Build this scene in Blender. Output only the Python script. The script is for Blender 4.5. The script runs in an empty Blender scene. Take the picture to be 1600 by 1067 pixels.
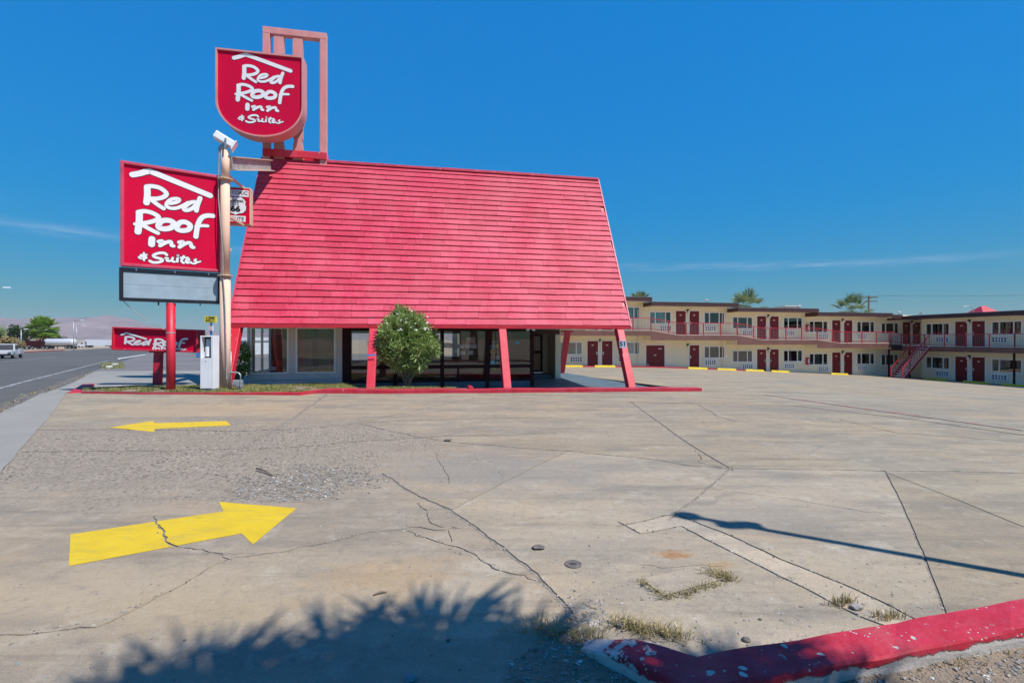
import bpy, bmesh, math, random
import numpy as np
from mathutils import Vector, Matrix, noise
from mathutils.geometry import delaunay_2d_cdt

random.seed(7)
RNG = np.random.default_rng(7)
SC = bpy.context.scene
COL = SC.collection
rad = math.radians

# ------------------------------------------------------------------ camera
cam_d = bpy.data.cameras.new("camera")
cam = bpy.data.objects.new("camera", cam_d)
COL.objects.link(cam)
CAMH, FPX = 1.8, 754.0
cam.location = (0, 0, CAMH)
cam.rotation_euler = (rad(90), 0, 0)
cam_d.sensor_width = 36.0
cam_d.lens = FPX / 1600 * 36
cam_d.shift_y = -3.5 / 1600
cam_d.clip_start = 0.05
cam_d.clip_end = 20000
SC.camera = cam

# ------------------------------------------------------------------ sun, sky, exposure
SUN_EL = rad(56)
SHDIR = Vector((-0.862, 0.507, 0)).normalized()            # where shadows fall
sun_d = bpy.data.lights.new("sun", 'SUN')
sun_d.energy = 3.5
sun_d.angle = rad(0.5)
sun_d.color = (1.0, 0.95, 0.88)
sun = bpy.data.objects.new("sun", sun_d)
COL.objects.link(sun)
TO_SUN = Vector((-SHDIR.x * math.cos(SUN_EL), -SHDIR.y * math.cos(SUN_EL), math.sin(SUN_EL)))
sun.rotation_euler = TO_SUN.to_track_quat('Z', 'Y').to_euler()
sun.location = (30, -20, 40)

world = bpy.data.worlds.new("World")
SC.world = world
world.use_nodes = True
wn = world.node_tree
wn.nodes.clear()
w_out = wn.nodes.new('ShaderNodeOutputWorld')
w_bg = wn.nodes.new('ShaderNodeBackground')
w_sky = wn.nodes.new('ShaderNodeTexSky')
w_sky.sky_type = 'NISHITA'
w_sky.sun_disc = False
w_sky.sun_elevation = SUN_EL
w_sky.sun_rotation = math.atan2(TO_SUN.x, TO_SUN.y)
w_sky.altitude = 0
w_sky.air_density = 1.0
w_sky.dust_density = 0.0
w_sky.ozone_density = 6.0
w_bg.inputs['Strength'].default_value = 0.10
# the photograph's even, saturated blue: one curve for the whole dome (luminance flattened, chroma raised)
def wvec(op, a, b=None):
    n = wn.nodes.new('ShaderNodeVectorMath'); n.operation = op
    for i, v in enumerate((a, b)):
        if v is None: continue
        k = 3 if (op == 'SCALE' and i == 1) else i
        if isinstance(v, (int, float)) and k != 3: n.inputs[k].default_value = (v, v, v)
        elif isinstance(v, (int, float)): n.inputs[k].default_value = v
        else: wn.links.new(v, n.inputs[k])
    return n.outputs[0]
def wmath(op, a, b=None):
    n = wn.nodes.new('ShaderNodeMath'); n.operation = op
    for i, v in enumerate((a, b)):
        if v is None: continue
        if isinstance(v, (int, float)): n.inputs[i].default_value = v
        else: wn.links.new(v, n.inputs[i])
    return n.outputs[0]
w_bw = wn.nodes.new('ShaderNodeRGBToBW')
wn.links.new(w_sky.outputs[0], w_bw.inputs[0])
w_l = wmath('MAXIMUM', w_bw.outputs[0], 0.001)
w_ch = wvec('SCALE', w_sky.outputs[0], wmath('DIVIDE', 1.0, w_l))
w_ch = wvec('MAXIMUM', wvec('ADD', wvec('SCALE', wvec('SUBTRACT', w_ch, 1.0), 2.30), 1.0), 0.02)
w_blue = wvec('SCALE', w_ch, wmath('MULTIPLY', wmath('POWER', w_l, 0.30), 1.06))
w_tint = wn.nodes.new('ShaderNodeVectorMath'); w_tint.operation = 'MULTIPLY'; w_tint.inputs[1].default_value = (.78, 1.0, .89)
wn.links.new(w_blue, w_tint.inputs[0]); w_blue = w_tint.outputs[0]
# thin wisps of cirrus low in the sky, laid by direction
w_tc = wn.nodes.new('ShaderNodeTexCoord')
w_sep = wn.nodes.new('ShaderNodeSeparateXYZ')
wn.links.new(w_tc.outputs['Generated'], w_sep.inputs[0])
azim = wmath('ARCTAN2', w_sep.outputs['X'], w_sep.outputs['Y'])
elev = wmath('ARCSINE', w_sep.outputs['Z'])
cvec = wn.nodes.new('ShaderNodeCombineXYZ')
wn.links.new(wmath('MULTIPLY', azim, 9.0), cvec.inputs[0])
wn.links.new(wmath('MULTIPLY', elev, 75.0), cvec.inputs[1])
cn = wn.nodes.new('ShaderNodeTexNoise')
cn.inputs['Scale'].default_value = 1.0
cn.inputs['Detail'].default_value = 6.0
cn.inputs['Roughness'].default_value = 0.62
wn.links.new(cvec.outputs[0], cn.inputs['Vector'])
def streak(az0, az1, el0, slope, width, amt):
    e = wmath('SUBTRACT', elev, wmath('ADD', el0, wmath('MULTIPLY', wmath('SUBTRACT', azim, az0), slope)))
    d = wmath('MAXIMUM', wmath('SUBTRACT', 1.0, wmath('DIVIDE', wmath('ABSOLUTE', e), width)), 0.0)
    u = wmath('DIVIDE', wmath('SUBTRACT', azim, az0), az1 - az0)
    f = wmath('MAXIMUM', wmath('MULTIPLY', wmath('MULTIPLY', u, wmath('SUBTRACT', 1.0, u)), 4.0), 0.0)
    return wmath('MULTIPLY', wmath('MULTIPLY', wmath('SQRT', f), d), amt)
cl = wmath('ADD', streak(0.14, 0.84, 0.148, -0.043, 0.011, 0.45), streak(-0.95, -0.42, 0.165, -0.01, 0.014, 0.40))
cmask = wmath('MULTIPLY', cl, wmath('MULTIPLY', wmath('MAXIMUM', wmath('SUBTRACT', cn.outputs['Fac'], 0.40), 0.0), 2.4))
cmask = wmath('MINIMUM', cmask, 0.75)
w_mix = wn.nodes.new('ShaderNodeMix'); w_mix.data_type = 'RGBA'
wn.links.new(cmask, w_mix.inputs[0])
wn.links.new(w_blue, w_mix.inputs[6])
w_mix.inputs[7].default_value = (3.6, 4.3, 5.4, 1)
wn.links.new(w_mix.outputs[2], w_bg.inputs['Color'])
wn.links.new(w_bg.outputs[0], w_out.inputs['Surface'])

SC.render.engine = 'CYCLES'
SC.view_settings.view_transform = 'Standard'
SC.view_settings.look = 'None'
SC.view_settings.gamma = 1.0
SC.view_settings.use_curve_mapping = False
SC.view_settings.exposure = 0.74

# ------------------------------------------------------------------ ground shape
_FX = ([-300, -6, 7, 11, 18.7, 26, 36, 45, 90], [0, 0, -.16, -.22, -.55, -.9, -1.40, -1.5, -1.6])
def g(x, y):
    """height of the lot: level by the camera, falling to the right and away"""
    t = min(max((y - 6) / 14, 0), 1)
    s = t * t * (3 - 2 * t)
    mound = .15 * math.exp(-((x + 11) / 4.6)**2 - ((y - 15.4) / 1.9)**2)
    return mound + float(np.interp(x, *_FX)) * s - .011 * (min(max(y, 20), 300) - 20)
def gp(px, py, dz=0.0):
    """point on the ground under a spot measured on the photograph"""
    z = 0.0
    for _ in range(30):
        Y = FPX * (CAMH - z) / max(py - 530, .5)
        X = (px - 800) / FPX * Y
        z = g(X, Y) + dz
    return (X, Y)

# ------------------------------------------------------------------ mesh builder
def rotz(loc, deg):
    return Matrix.Translation(Vector(loc)) @ Matrix.Rotation(rad(deg), 4, 'Z')
WM = {}
def wmat(o):
    return WM.get(o.name, Matrix.Identity(4))

class MB:
    def __init__(s): s.v = []; s.f = []
    def add(s, vs, fs, M=None):
        k = len(s.v)
        for p in vs:
            p = Vector(p)
            s.v.append(tuple(M @ p) if M is not None else tuple(p))
        s.f += [tuple(k + i for i in f) for f in fs]
        return s
    def box(s, x0, x1, y0, y1, z0, z1, M=None):
        vs = [(x0,y0,z0),(x1,y0,z0),(x1,y1,z0),(x0,y1,z0),(x0,y0,z1),(x1,y0,z1),(x1,y1,z1),(x0,y1,z1)]
        return s.add(vs, [(0,3,2,1),(4,5,6,7),(0,1,5,4),(1,2,6,5),(2,3,7,6),(3,0,4,7)], M)
    def hexa(s, b, t, M=None):
        """b, t: four corners of bottom and top (ccw from above)"""
        return s.add(list(b) + list(t), [(0,3,2,1),(4,5,6,7),(0,1,5,4),(1,2,6,5),(2,3,7,6),(3,0,4,7)], M)
    def prism(s, poly, z0, z1, M=None):
        n = len(poly)
        vs = [(x,y,z0) for x,y in poly] + [(x,y,z1) for x,y in poly]
        fs = [tuple(range(n))[::-1], tuple(range(n, 2*n))] + [(i,(i+1)%n,n+(i+1)%n,n+i) for i in range(n)]
        return s.add(vs, fs, M)
    def bar(s, p, q, w, h=None, up=(0,0,1)):
        h = h or w
        p, q = Vector(p), Vector(q); d = (q-p).normalized(); u = Vector(up)
        if abs(d.dot(u)) > .98: u = Vector((0,1,0))
        x = d.cross(u).normalized() * w/2; y = x.cross(d).normalized() * h/2
        return s.hexa([p-x-y,p+x-y,p+x+y,p-x+y],[q-x-y,q+x-y,q+x+y,q-x+y])
    def tube(s, pts, r, n=8, cap=True):
        pts = [Vector(p) for p in pts]; m = len(pts)
        rs = r if isinstance(r, (list,tuple)) else [r]*m
        k = len(s.v); prev = None
        for i,p in enumerate(pts):
            d = (pts[min(i+1,m-1)] - pts[max(i-1,0)])
            d = d.normalized() if d.length > 1e-9 else Vector((0,0,1))
            if prev is None:
                a = Vector((1,0,0)) if abs(d.x) < .9 else Vector((0,1,0))
                x = d.cross(a).normalized()
            else:
                x = (prev - d*prev.dot(d)).normalized()
            prev = x; y = d.cross(x)
            for j in range(n):
                t = 2*math.pi*j/n
                s.v.append(tuple(p + (x*math.cos(t)+y*math.sin(t))*rs[i]))
        for i in range(m-1):
            for j in range(n):
                s.f.append((k+i*n+j, k+i*n+(j+1)%n, k+(i+1)*n+(j+1)%n, k+(i+1)*n+j))
        if cap:
            s.f.append(tuple(k+j for j in range(n))[::-1]); s.f.append(tuple(k+(m-1)*n+j for j in range(n)))
        return s
    def lathe(s, prof, n=16, M=None):
        vs = []; fs = []
        for r,z in prof:
            for j in range(n):
                t = 2*math.pi*j/n; vs.append((r*math.cos(t), r*math.sin(t), z))
        for i in range(len(prof)-1):
            for j in range(n):
                fs.append((i*n+j, i*n+(j+1)%n, (i+1)*n+(j+1)%n, (i+1)*n+j))
        fs.append(tuple(range(n))[::-1]); fs.append(tuple((len(prof)-1)*n+j for j in range(n)))
        return s.add(vs, fs, M)
    def mesh(s, name, smooth=False):
        me = bpy.data.meshes.new(name)
        me.from_pydata(s.v, [], s.f); me.update()
        if smooth:
            for p in me.polygons: p.use_smooth = True
        return me
    def build(s, name, m, parent=None, M=None, smooth=False, bevel=0):
        return put(name, s.mesh(name, smooth), m, parent, M, bevel)

def put(name, me, m, parent=None, M=None, bevel=0):
    """link a mesh; its coordinates are in the frame M (the parent's frame when M is None)"""
    o = bpy.data.objects.new(name, me)
    COL.objects.link(o)
    if m is not None and not me.materials: me.materials.append(m)
    if parent is not None:
        o.parent = parent
        if M is not None: o.matrix_basis = wmat(parent).inverted() @ M
        WM[o.name] = wmat(parent) @ o.matrix_basis
    elif M is not None:
        o.matrix_basis = M; WM[o.name] = M
    if bevel:
        b = o.modifiers.new('bevel', 'BEVEL'); b.width = bevel; b.segments = 2; b.limit_method = 'ANGLE'; b.angle_limit = rad(40)
    return o
def tag(o, label, cat, group=None, kind=None):
    if label: o['label'] = label
    if cat: o['category'] = cat
    if group: o['group'] = group
    if kind: o['kind'] = kind
    return o
def thing(name, label, cat, M=None, group=None):
    o = bpy.data.objects.new(name, None)
    o.empty_display_size = .3
    COL.objects.link(o)
    if M is None: M = Matrix.Identity(4)
    o.matrix_basis = M; WM[o.name] = M
    return tag(o, label, cat, group)
def struct(o): o['kind'] = 'structure'; return o
def stuff(o): o['kind'] = 'stuff'; return o
def text_mesh(body, size, depth=.004, bold=0.0, sx=1.0):
    c = bpy.data.curves.new('lettering', 'FONT')
    c.body = body; c.size = size; c.extrude = depth; c.offset = bold
    c.align_x = 'CENTER'; c.align_y = 'CENTER'; c.resolution_u = 3
    t = bpy.data.objects.new('lettering_source', c)
    me = bpy.data.meshes.new_from_object(t)
    bpy.data.objects.remove(t); bpy.data.curves.remove(c)
    if sx != 1.0:
        for v in me.vertices: v.co.x *= sx
    me.name = 'lettering'
    return me

# ------------------------------------------------------------------ materials
class NT:
    def __init__(s, name):
        s.m = bpy.data.materials.new(name); s.m.use_nodes = True
        s.t = s.m.node_tree; s.b = s.t.nodes['Principled BSDF']; s.out = s.t.nodes['Material Output']
    def n(s, typ, **kw):
        nd = s.t.nodes.new(typ)
        for k,v in kw.items(): setattr(nd, k, v)
        return nd
    def set(s, sock, v):
        if hasattr(v, 'is_output') or isinstance(v, bpy.types.NodeSocket): s.t.links.new(v, sock)
        else:
            if isinstance(v, (tuple,list)) and len(v) == 3 and sock.type == 'RGBA': v = (*v,1)
            sock.default_value = v
    def math(s, op, a, b=0.0, clamp=False):
        nd = s.n('ShaderNodeMath', operation=op, use_clamp=clamp); s.set(nd.inputs[0], a); s.set(nd.inputs[1], b); return nd.outputs[0]
    def mix(s, f, a, b, mode='MIX'):
        nd = s.n('ShaderNodeMix', data_type='RGBA', blend_type=mode); s.set(nd.inputs[0], f); s.set(nd.inputs[6], a); s.set(nd.inputs[7], b); return nd.outputs[2]
    def ramp(s, v, lo, hi):
        nd = s.n('ShaderNodeMapRange'); s.set(nd.inputs[0], v); nd.inputs[1].default_value = lo; nd.inputs[2].default_value = hi; return nd.outputs[0]
    def pos(s): return s.n('ShaderNodeNewGeometry').outputs['Position']
    def obj(s): return s.n('ShaderNodeTexCoord').outputs['Object']
    def scale(s, vec, sc, rot=(0,0,0), loc=(0,0,0)):
        nd = s.n('ShaderNodeMapping'); s.set(nd.inputs['Vector'], vec); nd.inputs['Scale'].default_value = sc; nd.inputs['Rotation'].default_value = rot; nd.inputs['Location'].default_value = loc; return nd.outputs[0]
    def noise(s, vec, sc, det=4, rough=.55, out='Fac'):
        nd = s.n('ShaderNodeTexNoise'); s.set(nd.inputs['Vector'], vec); nd.inputs['Scale'].default_value = sc; nd.inputs['Detail'].default_value = det; nd.inputs['Roughness'].default_value = rough; return nd.outputs[out]
    def voro(s, vec, sc, out='Distance', feature='F1'):
        nd = s.n('ShaderNodeTexVoronoi', feature=feature); s.set(nd.inputs['Vector'], vec); nd.inputs['Scale'].default_value = sc; return nd.outputs[out]
    def bump(s, h, dist, strength=1.0):
        nd = s.n('ShaderNodeBump'); s.set(nd.inputs['Height'], h); nd.inputs['Distance'].default_value = dist; nd.inputs['Strength'].default_value = strength
        s.t.links.new(nd.outputs[0], s.b.inputs['Normal'])
    def done(s, col, rough=.6, metal=0.0, spec=None):
        s.set(s.b.inputs['Base Color'], col); s.set(s.b.inputs['Roughness'], rough); s.set(s.b.inputs['Metallic'], metal)
        if spec is not None: s.b.inputs['Specular IOR Level'].default_value = spec
        return s.m

def paint(name, col, rough=.5, var=.18, sc=1.2, wear=None, wear_amt=.0, wear_sc=5.0, metal=0.0, fade=None, rnd=0.0, bump=.0, world_space=True, spec=None):
    t = NT(name); p = t.pos() if world_space else t.obj()
    c = t.mix(t.ramp(t.noise(p, sc, 5), .3, .7), [x*(1-var) for x in col], [min(1, x*(1+var)) for x in col])
    if fade is not None:
        c = t.mix(t.ramp(t.noise(t.scale(p, (1,1,.25)), sc*.7, 6, .65), .42, .75), c, fade)
    if rnd:
        r = t.n('ShaderNodeObjectInfo').outputs['Random']
        c = t.mix(1.0, c, t.mix(r, (1-rnd,)*3, (1+rnd*.6,)*3), 'MULTIPLY')
    if wear is not None:
        c = t.mix(t.ramp(t.noise(p, wear_sc, 8, .7), 1-wear_amt, 1-wear_amt+.03), c, wear)
    if bump: t.bump(t.noise(p, 60, 4), bump)
    rr = t.ramp(t.noise(p, sc*3, 3), 0, 1)
    return t.done(c, t.math('ADD', t.math('MULTIPLY', rr, .2), rough-.1), metal, spec)

M = {}
M['roof'] = None
def roof_mat():
    t = NT('shingle_paint'); p = t.obj(); w = t.pos()
    streak = t.noise(t.scale(w, (.9,.9,.10)), 1.0, 6, .62)
    c = t.mix(t.ramp(streak, .40, .66), (.56,.010,.055), (.64,.062,.105))
    c = t.mix(t.ramp(t.noise(w, .35, 4), .5, .8), c, (.62,.018,.075))
    c = t.mix(t.math('MULTIPLY', t.ramp(t.noise(t.scale(w, (9,9,.8)), 2.0, 4), .45, .8), .36), c, (.64,.16,.185))
    c = t.mix(t.math('MULTIPLY', t.ramp(t.noise(t.scale(w, (.35,.35,.30)), 1.0, 7, .68), .50, .68), .42), c, (.62,.115,.145))
    c = t.mix(t.math('MULTIPLY', t.ramp(t.noise(t.scale(w, (2.2,2.2,.22)), 1.0, 6, .7), .54, .72), .35), c, (.42,.008,.04))
    r = t.n('ShaderNodeObjectInfo').outputs['Random']
    c = t.mix(1.0, c, t.mix(r, (.82,.72,.76), (1.0,1.25,1.2)), 'MULTIPLY')
    c = t.mix(t.ramp(t.noise(w, 5.5, 3, .5), .80, .82), c, (.75,.66,.64))
    c = t.mix(t.math('MULTIPLY', t.ramp(t.noise(t.scale(w,(1,1,6)), 3.0, 6, .7), .58, .75), .25), c, (.35,.02,.05))
    t.bump(t.noise(t.scale(w, (30,30,3)), 3, 4), .004, .6)
    return t.done(c, .62)
M['roof'] = roof_mat()
M['red'] = paint('red_paint', (.58,.010,.030), .5, .15, 1.5, (.60,.36,.36), .36, 9, fade=(.62,.05,.09), bump=.002)
M['red_kerb'] = paint('red_kerb_paint', (.44,.010,.03), .6, .2, 3, (.42,.36,.31), .34, 7, fade=(.46,.05,.075), bump=.003)
M['sign_red'] = paint('sign_face_red', (.62,.001,.040), .45, .07, 1.0, (.62,.22,.25), .27, 14, fade=(.53,.004,.045), spec=.15)
M['sign_trim'] = paint('faded_red_trim', (.52,.05,.10), .5, .2, 3, (.6,.42,.4), .33, 8)
M['pink'] = paint('sun_bleached_pink_paint', (.60,.27,.25), .55, .12, 2, (.66,.42,.38), .36, 6, fade=(.60,.19,.19))
M['white_letter'] = paint('white_vinyl', (.80,.79,.80), .4, .04, 2)
M['outline'] = paint('dark_outline', (.035,.02,.03), .5, .1, 2)
M['beige_pole'] = paint('beige_pole_paint', (.78,.54,.40), .85, .1, 1.5, (.36,.20,.10), .26, 5, fade=(.74,.47,.34), spec=.1)
M['beige_metal'] = paint('beige_metal', (.55,.43,.30), .5, .12, 3, (.3,.2,.13), .3, 7)
M['grey_steel'] = paint('grey_steel', (.30,.29,.29), .5, .25, 4, (.16,.13,.12), .38, 9)
M['galv'] = paint('galvanised_grey', (.36,.38,.40), .45, .15, 5, metal=.5)
M['white_metal'] = paint('chalky_white_paint', (.74,.75,.77), .5, .06, 2, (.33,.21,.14), .27, 6)
M['cam_white'] = paint('white_housing', (.76,.78,.82), .35, .05, 4)
M['black'] = paint('black_enamel', (.012,.014,.020), .4, .3, 4)
M['board'] = paint('reader_board_panel', (.30,.38,.44), .35, .10, 3)
M['cream'] = paint('cream_stucco', (.88,.775,.545), .8, .04, .8, fade=(.87,.80,.66), bump=.006)
M['cream_trim'] = paint('cream_trim', (.84,.75,.58), .7, .08, 2)
M['brown'] = paint('brown_fascia', (.155,.065,.050), .6, .18, 1.5, fade=(.20,.095,.075))
M['dark_brown'] = paint('dark_brown_fascia', (.060,.022,.020), .55, .2, 1.5)
M['frame_brown'] = paint('dark_maroon_frame', (.030,.006,.007), .6, .2, 3, spec=.2)
M['door_red'] = paint('door_maroon', (.17,.005,.009), .5, .1, 2)
M['white_frame'] = paint('white_frame', (.88,.88,.86), .5, .04, 2)
M['grey_wall'] = paint('grey_painted_wood', (.60,.565,.54), .6, .08, 2)
M['curtain'] = paint('teal_curtain', (.45,.78,.70), .85, .15, 2, rnd=.5)
M['dark_curtain'] = paint('dark_curtain', (.20,.36,.34), .85, .15, 2, rnd=.4)
M['painted_shade'] = paint('painted_shade_black', (.02,.018,.018), .9, .2, 1)  # near-black colour standing for shade inside rooms and unit openings
M['interior'] = paint('lobby_wall', (.62,.42,.27), .8, .12, 1)
M['tile'] = paint('lobby_floor', (.42,.34,.28), .35, .15, 2)
M['wood'] = paint('dark_wood', (.09,.035,.022), .4, .25, 5)
M['rail_red'] = paint('railing_red', (.50,.02,.035), .45, .12, 3)
M['baluster'] = paint('baluster_paint', (.34,.20,.20), .5, .12, 3)
M['yellow'] = paint('yellow_kerb_paint', (.72,.52,.015), .55, .12, 2, (.38,.34,.27), .30, 8)
M['white_stop'] = paint('white_paint', (.72,.72,.70), .5, .08, 3)
M['rubber'] = paint('black_rubber', (.015,.015,.016), .7, .3, 6)
M['chrome'] = paint('brushed_steel', (.55,.56,.58), .25, .1, 5, metal=.85)
M['truck_red'] = paint('dark_red_truck', (.10,.02,.02), .35, .2, 2)
M['truck_white'] = paint('white_truck', (.72,.74,.78), .35, .06, 2)
M['paper'] = paint('paper', (.78,.78,.78), .8, .05, 3)
M['cyan'] = paint('cyan_card', (.10,.52,.70), .6, .06, 3)
M['orange'] = paint('orange_plastic', (.75,.13,.02), .5, .1, 3)
M['blue'] = paint('blue_paint', (.05,.24,.52), .5, .12, 3)
M['sign_yellow'] = paint('yellow_sign', (.78,.60,.02), .45, .06, 3)
M['chair_red'] = paint('red_vinyl', (.48,.015,.02), .4, .15, 3)
M['soil'] = paint('dry_soil', (.22,.165,.115), .95, .3, 6, fade=(.28,.22,.16), bump=.02)
M['rust'] = paint('rust_stain', (.30,.16,.07), .9, .25, 9)
M['iron'] = paint('cast_iron', (.13,.115,.10), .7, .3, 20)
M['wood_pole'] = paint('weathered_pole', (.13,.085,.06), .85, .25, 4)
M['bark'] = paint('grey_bark', (.22,.17,.12), .9, .3, 12)
M['palm_trunk'] = paint('palm_trunk', (.24,.17,.11), .9, .3, 9)
M['flower'] = paint('white_petals', (.82,.82,.80), .6, .05, 9)
M['porch'] = paint('blue_grey_porch_paint', (.085,.125,.155), .65, .2, 1.2, (.18,.19,.19), .31, 4, fade=(.11,.155,.18))
M['far_building'] = paint('pale_building', (.55,.48,.42), .8, .1, 1)

def leaf_mat(name, a, b, trans=.25):
    t = NT(name); p = t.pos()
    c = t.mix(t.ramp(t.noise(p, 3.5, 3), .3, .7), a, b)
    c = t.mix(t.ramp(t.noise(p, 40, 2), .55, .8), c, [min(1,x*1.7) for x in b])
    t.done(c, .36)
    tr = t.n('ShaderNodeBsdfTranslucent'); t.set(tr.inputs[0], c)
    mx = t.n('ShaderNodeMixShader'); mx.inputs[0].default_value = trans
    t.t.links.new(t.b.outputs[0], mx.inputs[1]); t.t.links.new(tr.outputs[0], mx.inputs[2]); t.t.links.new(mx.outputs[0], t.out.inputs[0])
    return t.m
M['oleander'] = leaf_mat('oleander_leaf', (.17,.26,.045), (.42,.52,.20))
M['bright_leaf'] = leaf_mat('bright_leaf', (.10,.20,.02), (.18,.30,.04))
M['palm_leaf'] = leaf_mat('palm_leaf', (.15,.21,.08), (.29,.34,.17))
M['palm_green'] = leaf_mat('green_palm_leaf', (.13,.24,.03), (.28,.42,.06))
M['tree_leaf'] = leaf_mat('tree_leaf', (.028,.055,.018), (.06,.10,.03))
M['weed'] = leaf_mat('dry_weed', (.20,.165,.06), (.46,.37,.18))
M['lawn'] = leaf_mat('lawn_blade', (.15,.19,.04), (.34,.31,.11))
M['dead_leaf'] = leaf_mat('dead_leaf', (.25,.11,.03), (.34,.20,.07))

def glass_mat(name, tint=(.9,.95,.95), refl=1.0, ior=1.5):
    t = NT(name)
    t.t.nodes.remove(t.b)
    tr = t.n('ShaderNodeBsdfTransparent'); tr.inputs[0].default_value = (*tint,1)
    gl = t.n('ShaderNodeBsdfGlossy'); gl.inputs['Roughness'].default_value = .01; gl.inputs[0].default_value = (refl,refl,refl,1)
    fr = t.n('ShaderNodeFresnel'); fr.inputs[0].default_value = ior
    p = t.pos(); bp = t.n('ShaderNodeBump'); bp.inputs['Distance'].default_value = .02; bp.inputs['Strength'].default_value = .12
    t.t.links.new(t.noise(p, .9, 1), bp.inputs['Height'])
    t.t.links.new(bp.outputs[0], gl.inputs['Normal'])
    mx = t.n('ShaderNodeMixShader')
    t.t.links.new(fr.outputs[0], mx.inputs[0]); t.t.links.new(tr.outputs[0], mx.inputs[1]); t.t.links.new(gl.outputs[0], mx.inputs[2])
    t.t.links.new(mx.outputs[0], t.out.inputs[0])
    return t.m
M['glass'] = glass_mat('lobby_glass', (.90,.91,.90), 1.0, 1.62)
M['win_glass'] = glass_mat('room_glass', (.75,.85,.88), 1.0, 2.1)

def concrete_mat():
    t = NT('stained_concrete'); p = t.pos()
    oc = t.n('ShaderNodeObjectInfo').outputs['Color']
    big = t.noise(p, .22, 4, .6); med = t.noise(t.scale(p, (.5,1.6,1), (0,0,.25)), .9, 7, .68)
    c = t.mix(t.ramp(big, .35, .65), (.37,.338,.295), (.415,.345,.268))
    c = t.mix(t.math('MULTIPLY', t.ramp(med, .42, .66), .95), c, (.245,.23,.213))
    c = t.mix(t.math('MULTIPLY', t.ramp(t.noise(t.scale(p,(1,1,1),(0,0,0),(7,3,0)), .5, 6, .62), .52, .72), .55), c, (.46,.36,.25))
    c = t.mix(t.math('MULTIPLY', t.ramp(t.noise(p, 2.3, 8, .74), .53, .70), .75), c, (.50,.465,.42))
    c = t.mix(t.math('MULTIPLY', t.ramp(t.noise(t.scale(p,(.22,2.8,1),(0,0,.12)), 1.5, 8, .72), .53, .68), .62), c, (.175,.162,.15))
    c = t.mix(t.math('MULTIPLY', t.ramp(t.noise(t.scale(p,(.9,1.2,1),(0,0,.6)), 4.0, 8, .75), .55, .66), .45), c, (.205,.19,.17))
    c = t.mix(1.0, c, oc, 'MULTIPLY')
    # stains that have a place of their own: ochre wash, rust, oil, chalk
    for (px,py,rx,ry,col,amt,sc) in ((600,905,.75,.45,(.43,.31,.185),.55,2.2),(300,950,.9,.35,(.40,.30,.18),.5,1.8),(1053,866,.17,.10,(.34,.16,.045),.85,6),(1125,882,.16,.09,(.40,.24,.10),.5,6),(740,930,.6,.4,(.48,.43,.37),.5,2.5),(1250,1000,.7,.16,(.48,.41,.36),.6,3),
        (860,690,.9,.5,(.29,.24,.19),.5,2),(770,885,.3,.2,(.52,.48,.43),.5,3),(1010,818,.30,.12,(.47,.42,.37),.6,5),(450,700,1.6,1.0,(.26,.245,.23),.5,1.2),(1300,640,5.0,1.2,(.235,.22,.20),.6,.6),(430,765,.9,.4,(.24,.22,.20),.6,2),(1330,915,.8,.35,(.40,.33,.25),.4,2),(905,858,.5,.2,(.33,.31,.28),.5,3),(300,640,3.5,1.4,(.43,.335,.24),.6,.8),(770,735,2.2,1.3,(.27,.262,.255),.75,.9),(1150,800,1.6,.6,(.30,.285,.27),.5,1.2),(250,920,1.6,.6,(.44,.37,.28),.6,1.2)):
        x,y = gp(px,py)
        d = t.n('ShaderNodeVectorMath', operation='LENGTH'); t.set(d.inputs[0], t.scale(p, (1/rx,1/ry,0), (0,0,0), (-x/rx,-y/ry,0)))
        m = t.math('ADD', d.outputs['Value'], t.math('MULTIPLY', t.math('SUBTRACT', t.noise(t.scale(p,(1,1.6,1)), sc*1.6, 7, .68), .5), 2.2))
        c = t.mix(t.math('MULTIPLY', t.math('SUBTRACT', 1.0, t.ramp(m, .35, 1.0), clamp=True), amt), c, col)
    # exposed aggregate round the worn left of the lot
    def spot(cx, cy, rx, ry, amp, sc):
        d = t.n('ShaderNodeVectorMath', operation='LENGTH'); t.set(d.inputs[0], t.scale(p, (1/rx,1/ry,0), (0,0,0), (-cx/rx,-cy/ry,0)))
        m = t.math('ADD', d.outputs['Value'], t.math('MULTIPLY', t.math('SUBTRACT', t.noise(p, sc, 7, .68), .5), amp))
        return t.math('SUBTRACT', 1.0, t.ramp(m, .62, 1.02), clamp=True)
    mask = t.math('MAXIMUM', spot(-5.9,8.2,5.4,3.2,1.8,.8), spot(-2.95,6.15,1.25,.85,1.3,1.4))
    v1 = t.n('ShaderNodeTexVoronoi'); t.set(v1.inputs['Vector'], p); v1.inputs['Scale'].default_value = 22; v1.inputs['Randomness'].default_value = 1
    v2 = t.n('ShaderNodeTexVoronoi'); t.set(v2.inputs['Vector'], p); v2.inputs['Scale'].default_value = 52
    sep = t.n('ShaderNodeSeparateColor'); t.set(sep.inputs[0], v1.outputs['Color'])
    sep2 = t.n('ShaderNodeSeparateColor'); t.set(sep2.inputs[0], v2.outputs['Color'])
    ag = t.mix(t.ramp(sep2.outputs[0], .05, .9), (.17,.155,.14), (.43,.385,.345))
    ag = t.mix(t.math('MULTIPLY', t.ramp(sep.outputs[0], .62, .66), t.ramp(v1.outputs['Distance'], .50, .42)), ag, t.mix(sep.outputs[2], (.30,.24,.19), (.50,.45,.40)))
    ag = t.mix(t.math('MULTIPLY', t.ramp(sep.outputs[1], .70, .73), t.ramp(v1.outputs['Distance'], .48, .40)), ag, (.05,.044,.042))
    ag = t.mix(t.math('MULTIPLY', t.ramp(t.noise(p, 1.1, 7, .72), .40, .62), .7), ag, (.275,.245,.215))
    c = t.mix(t.math('MULTIPLY', mask, .9), c, ag)
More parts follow.
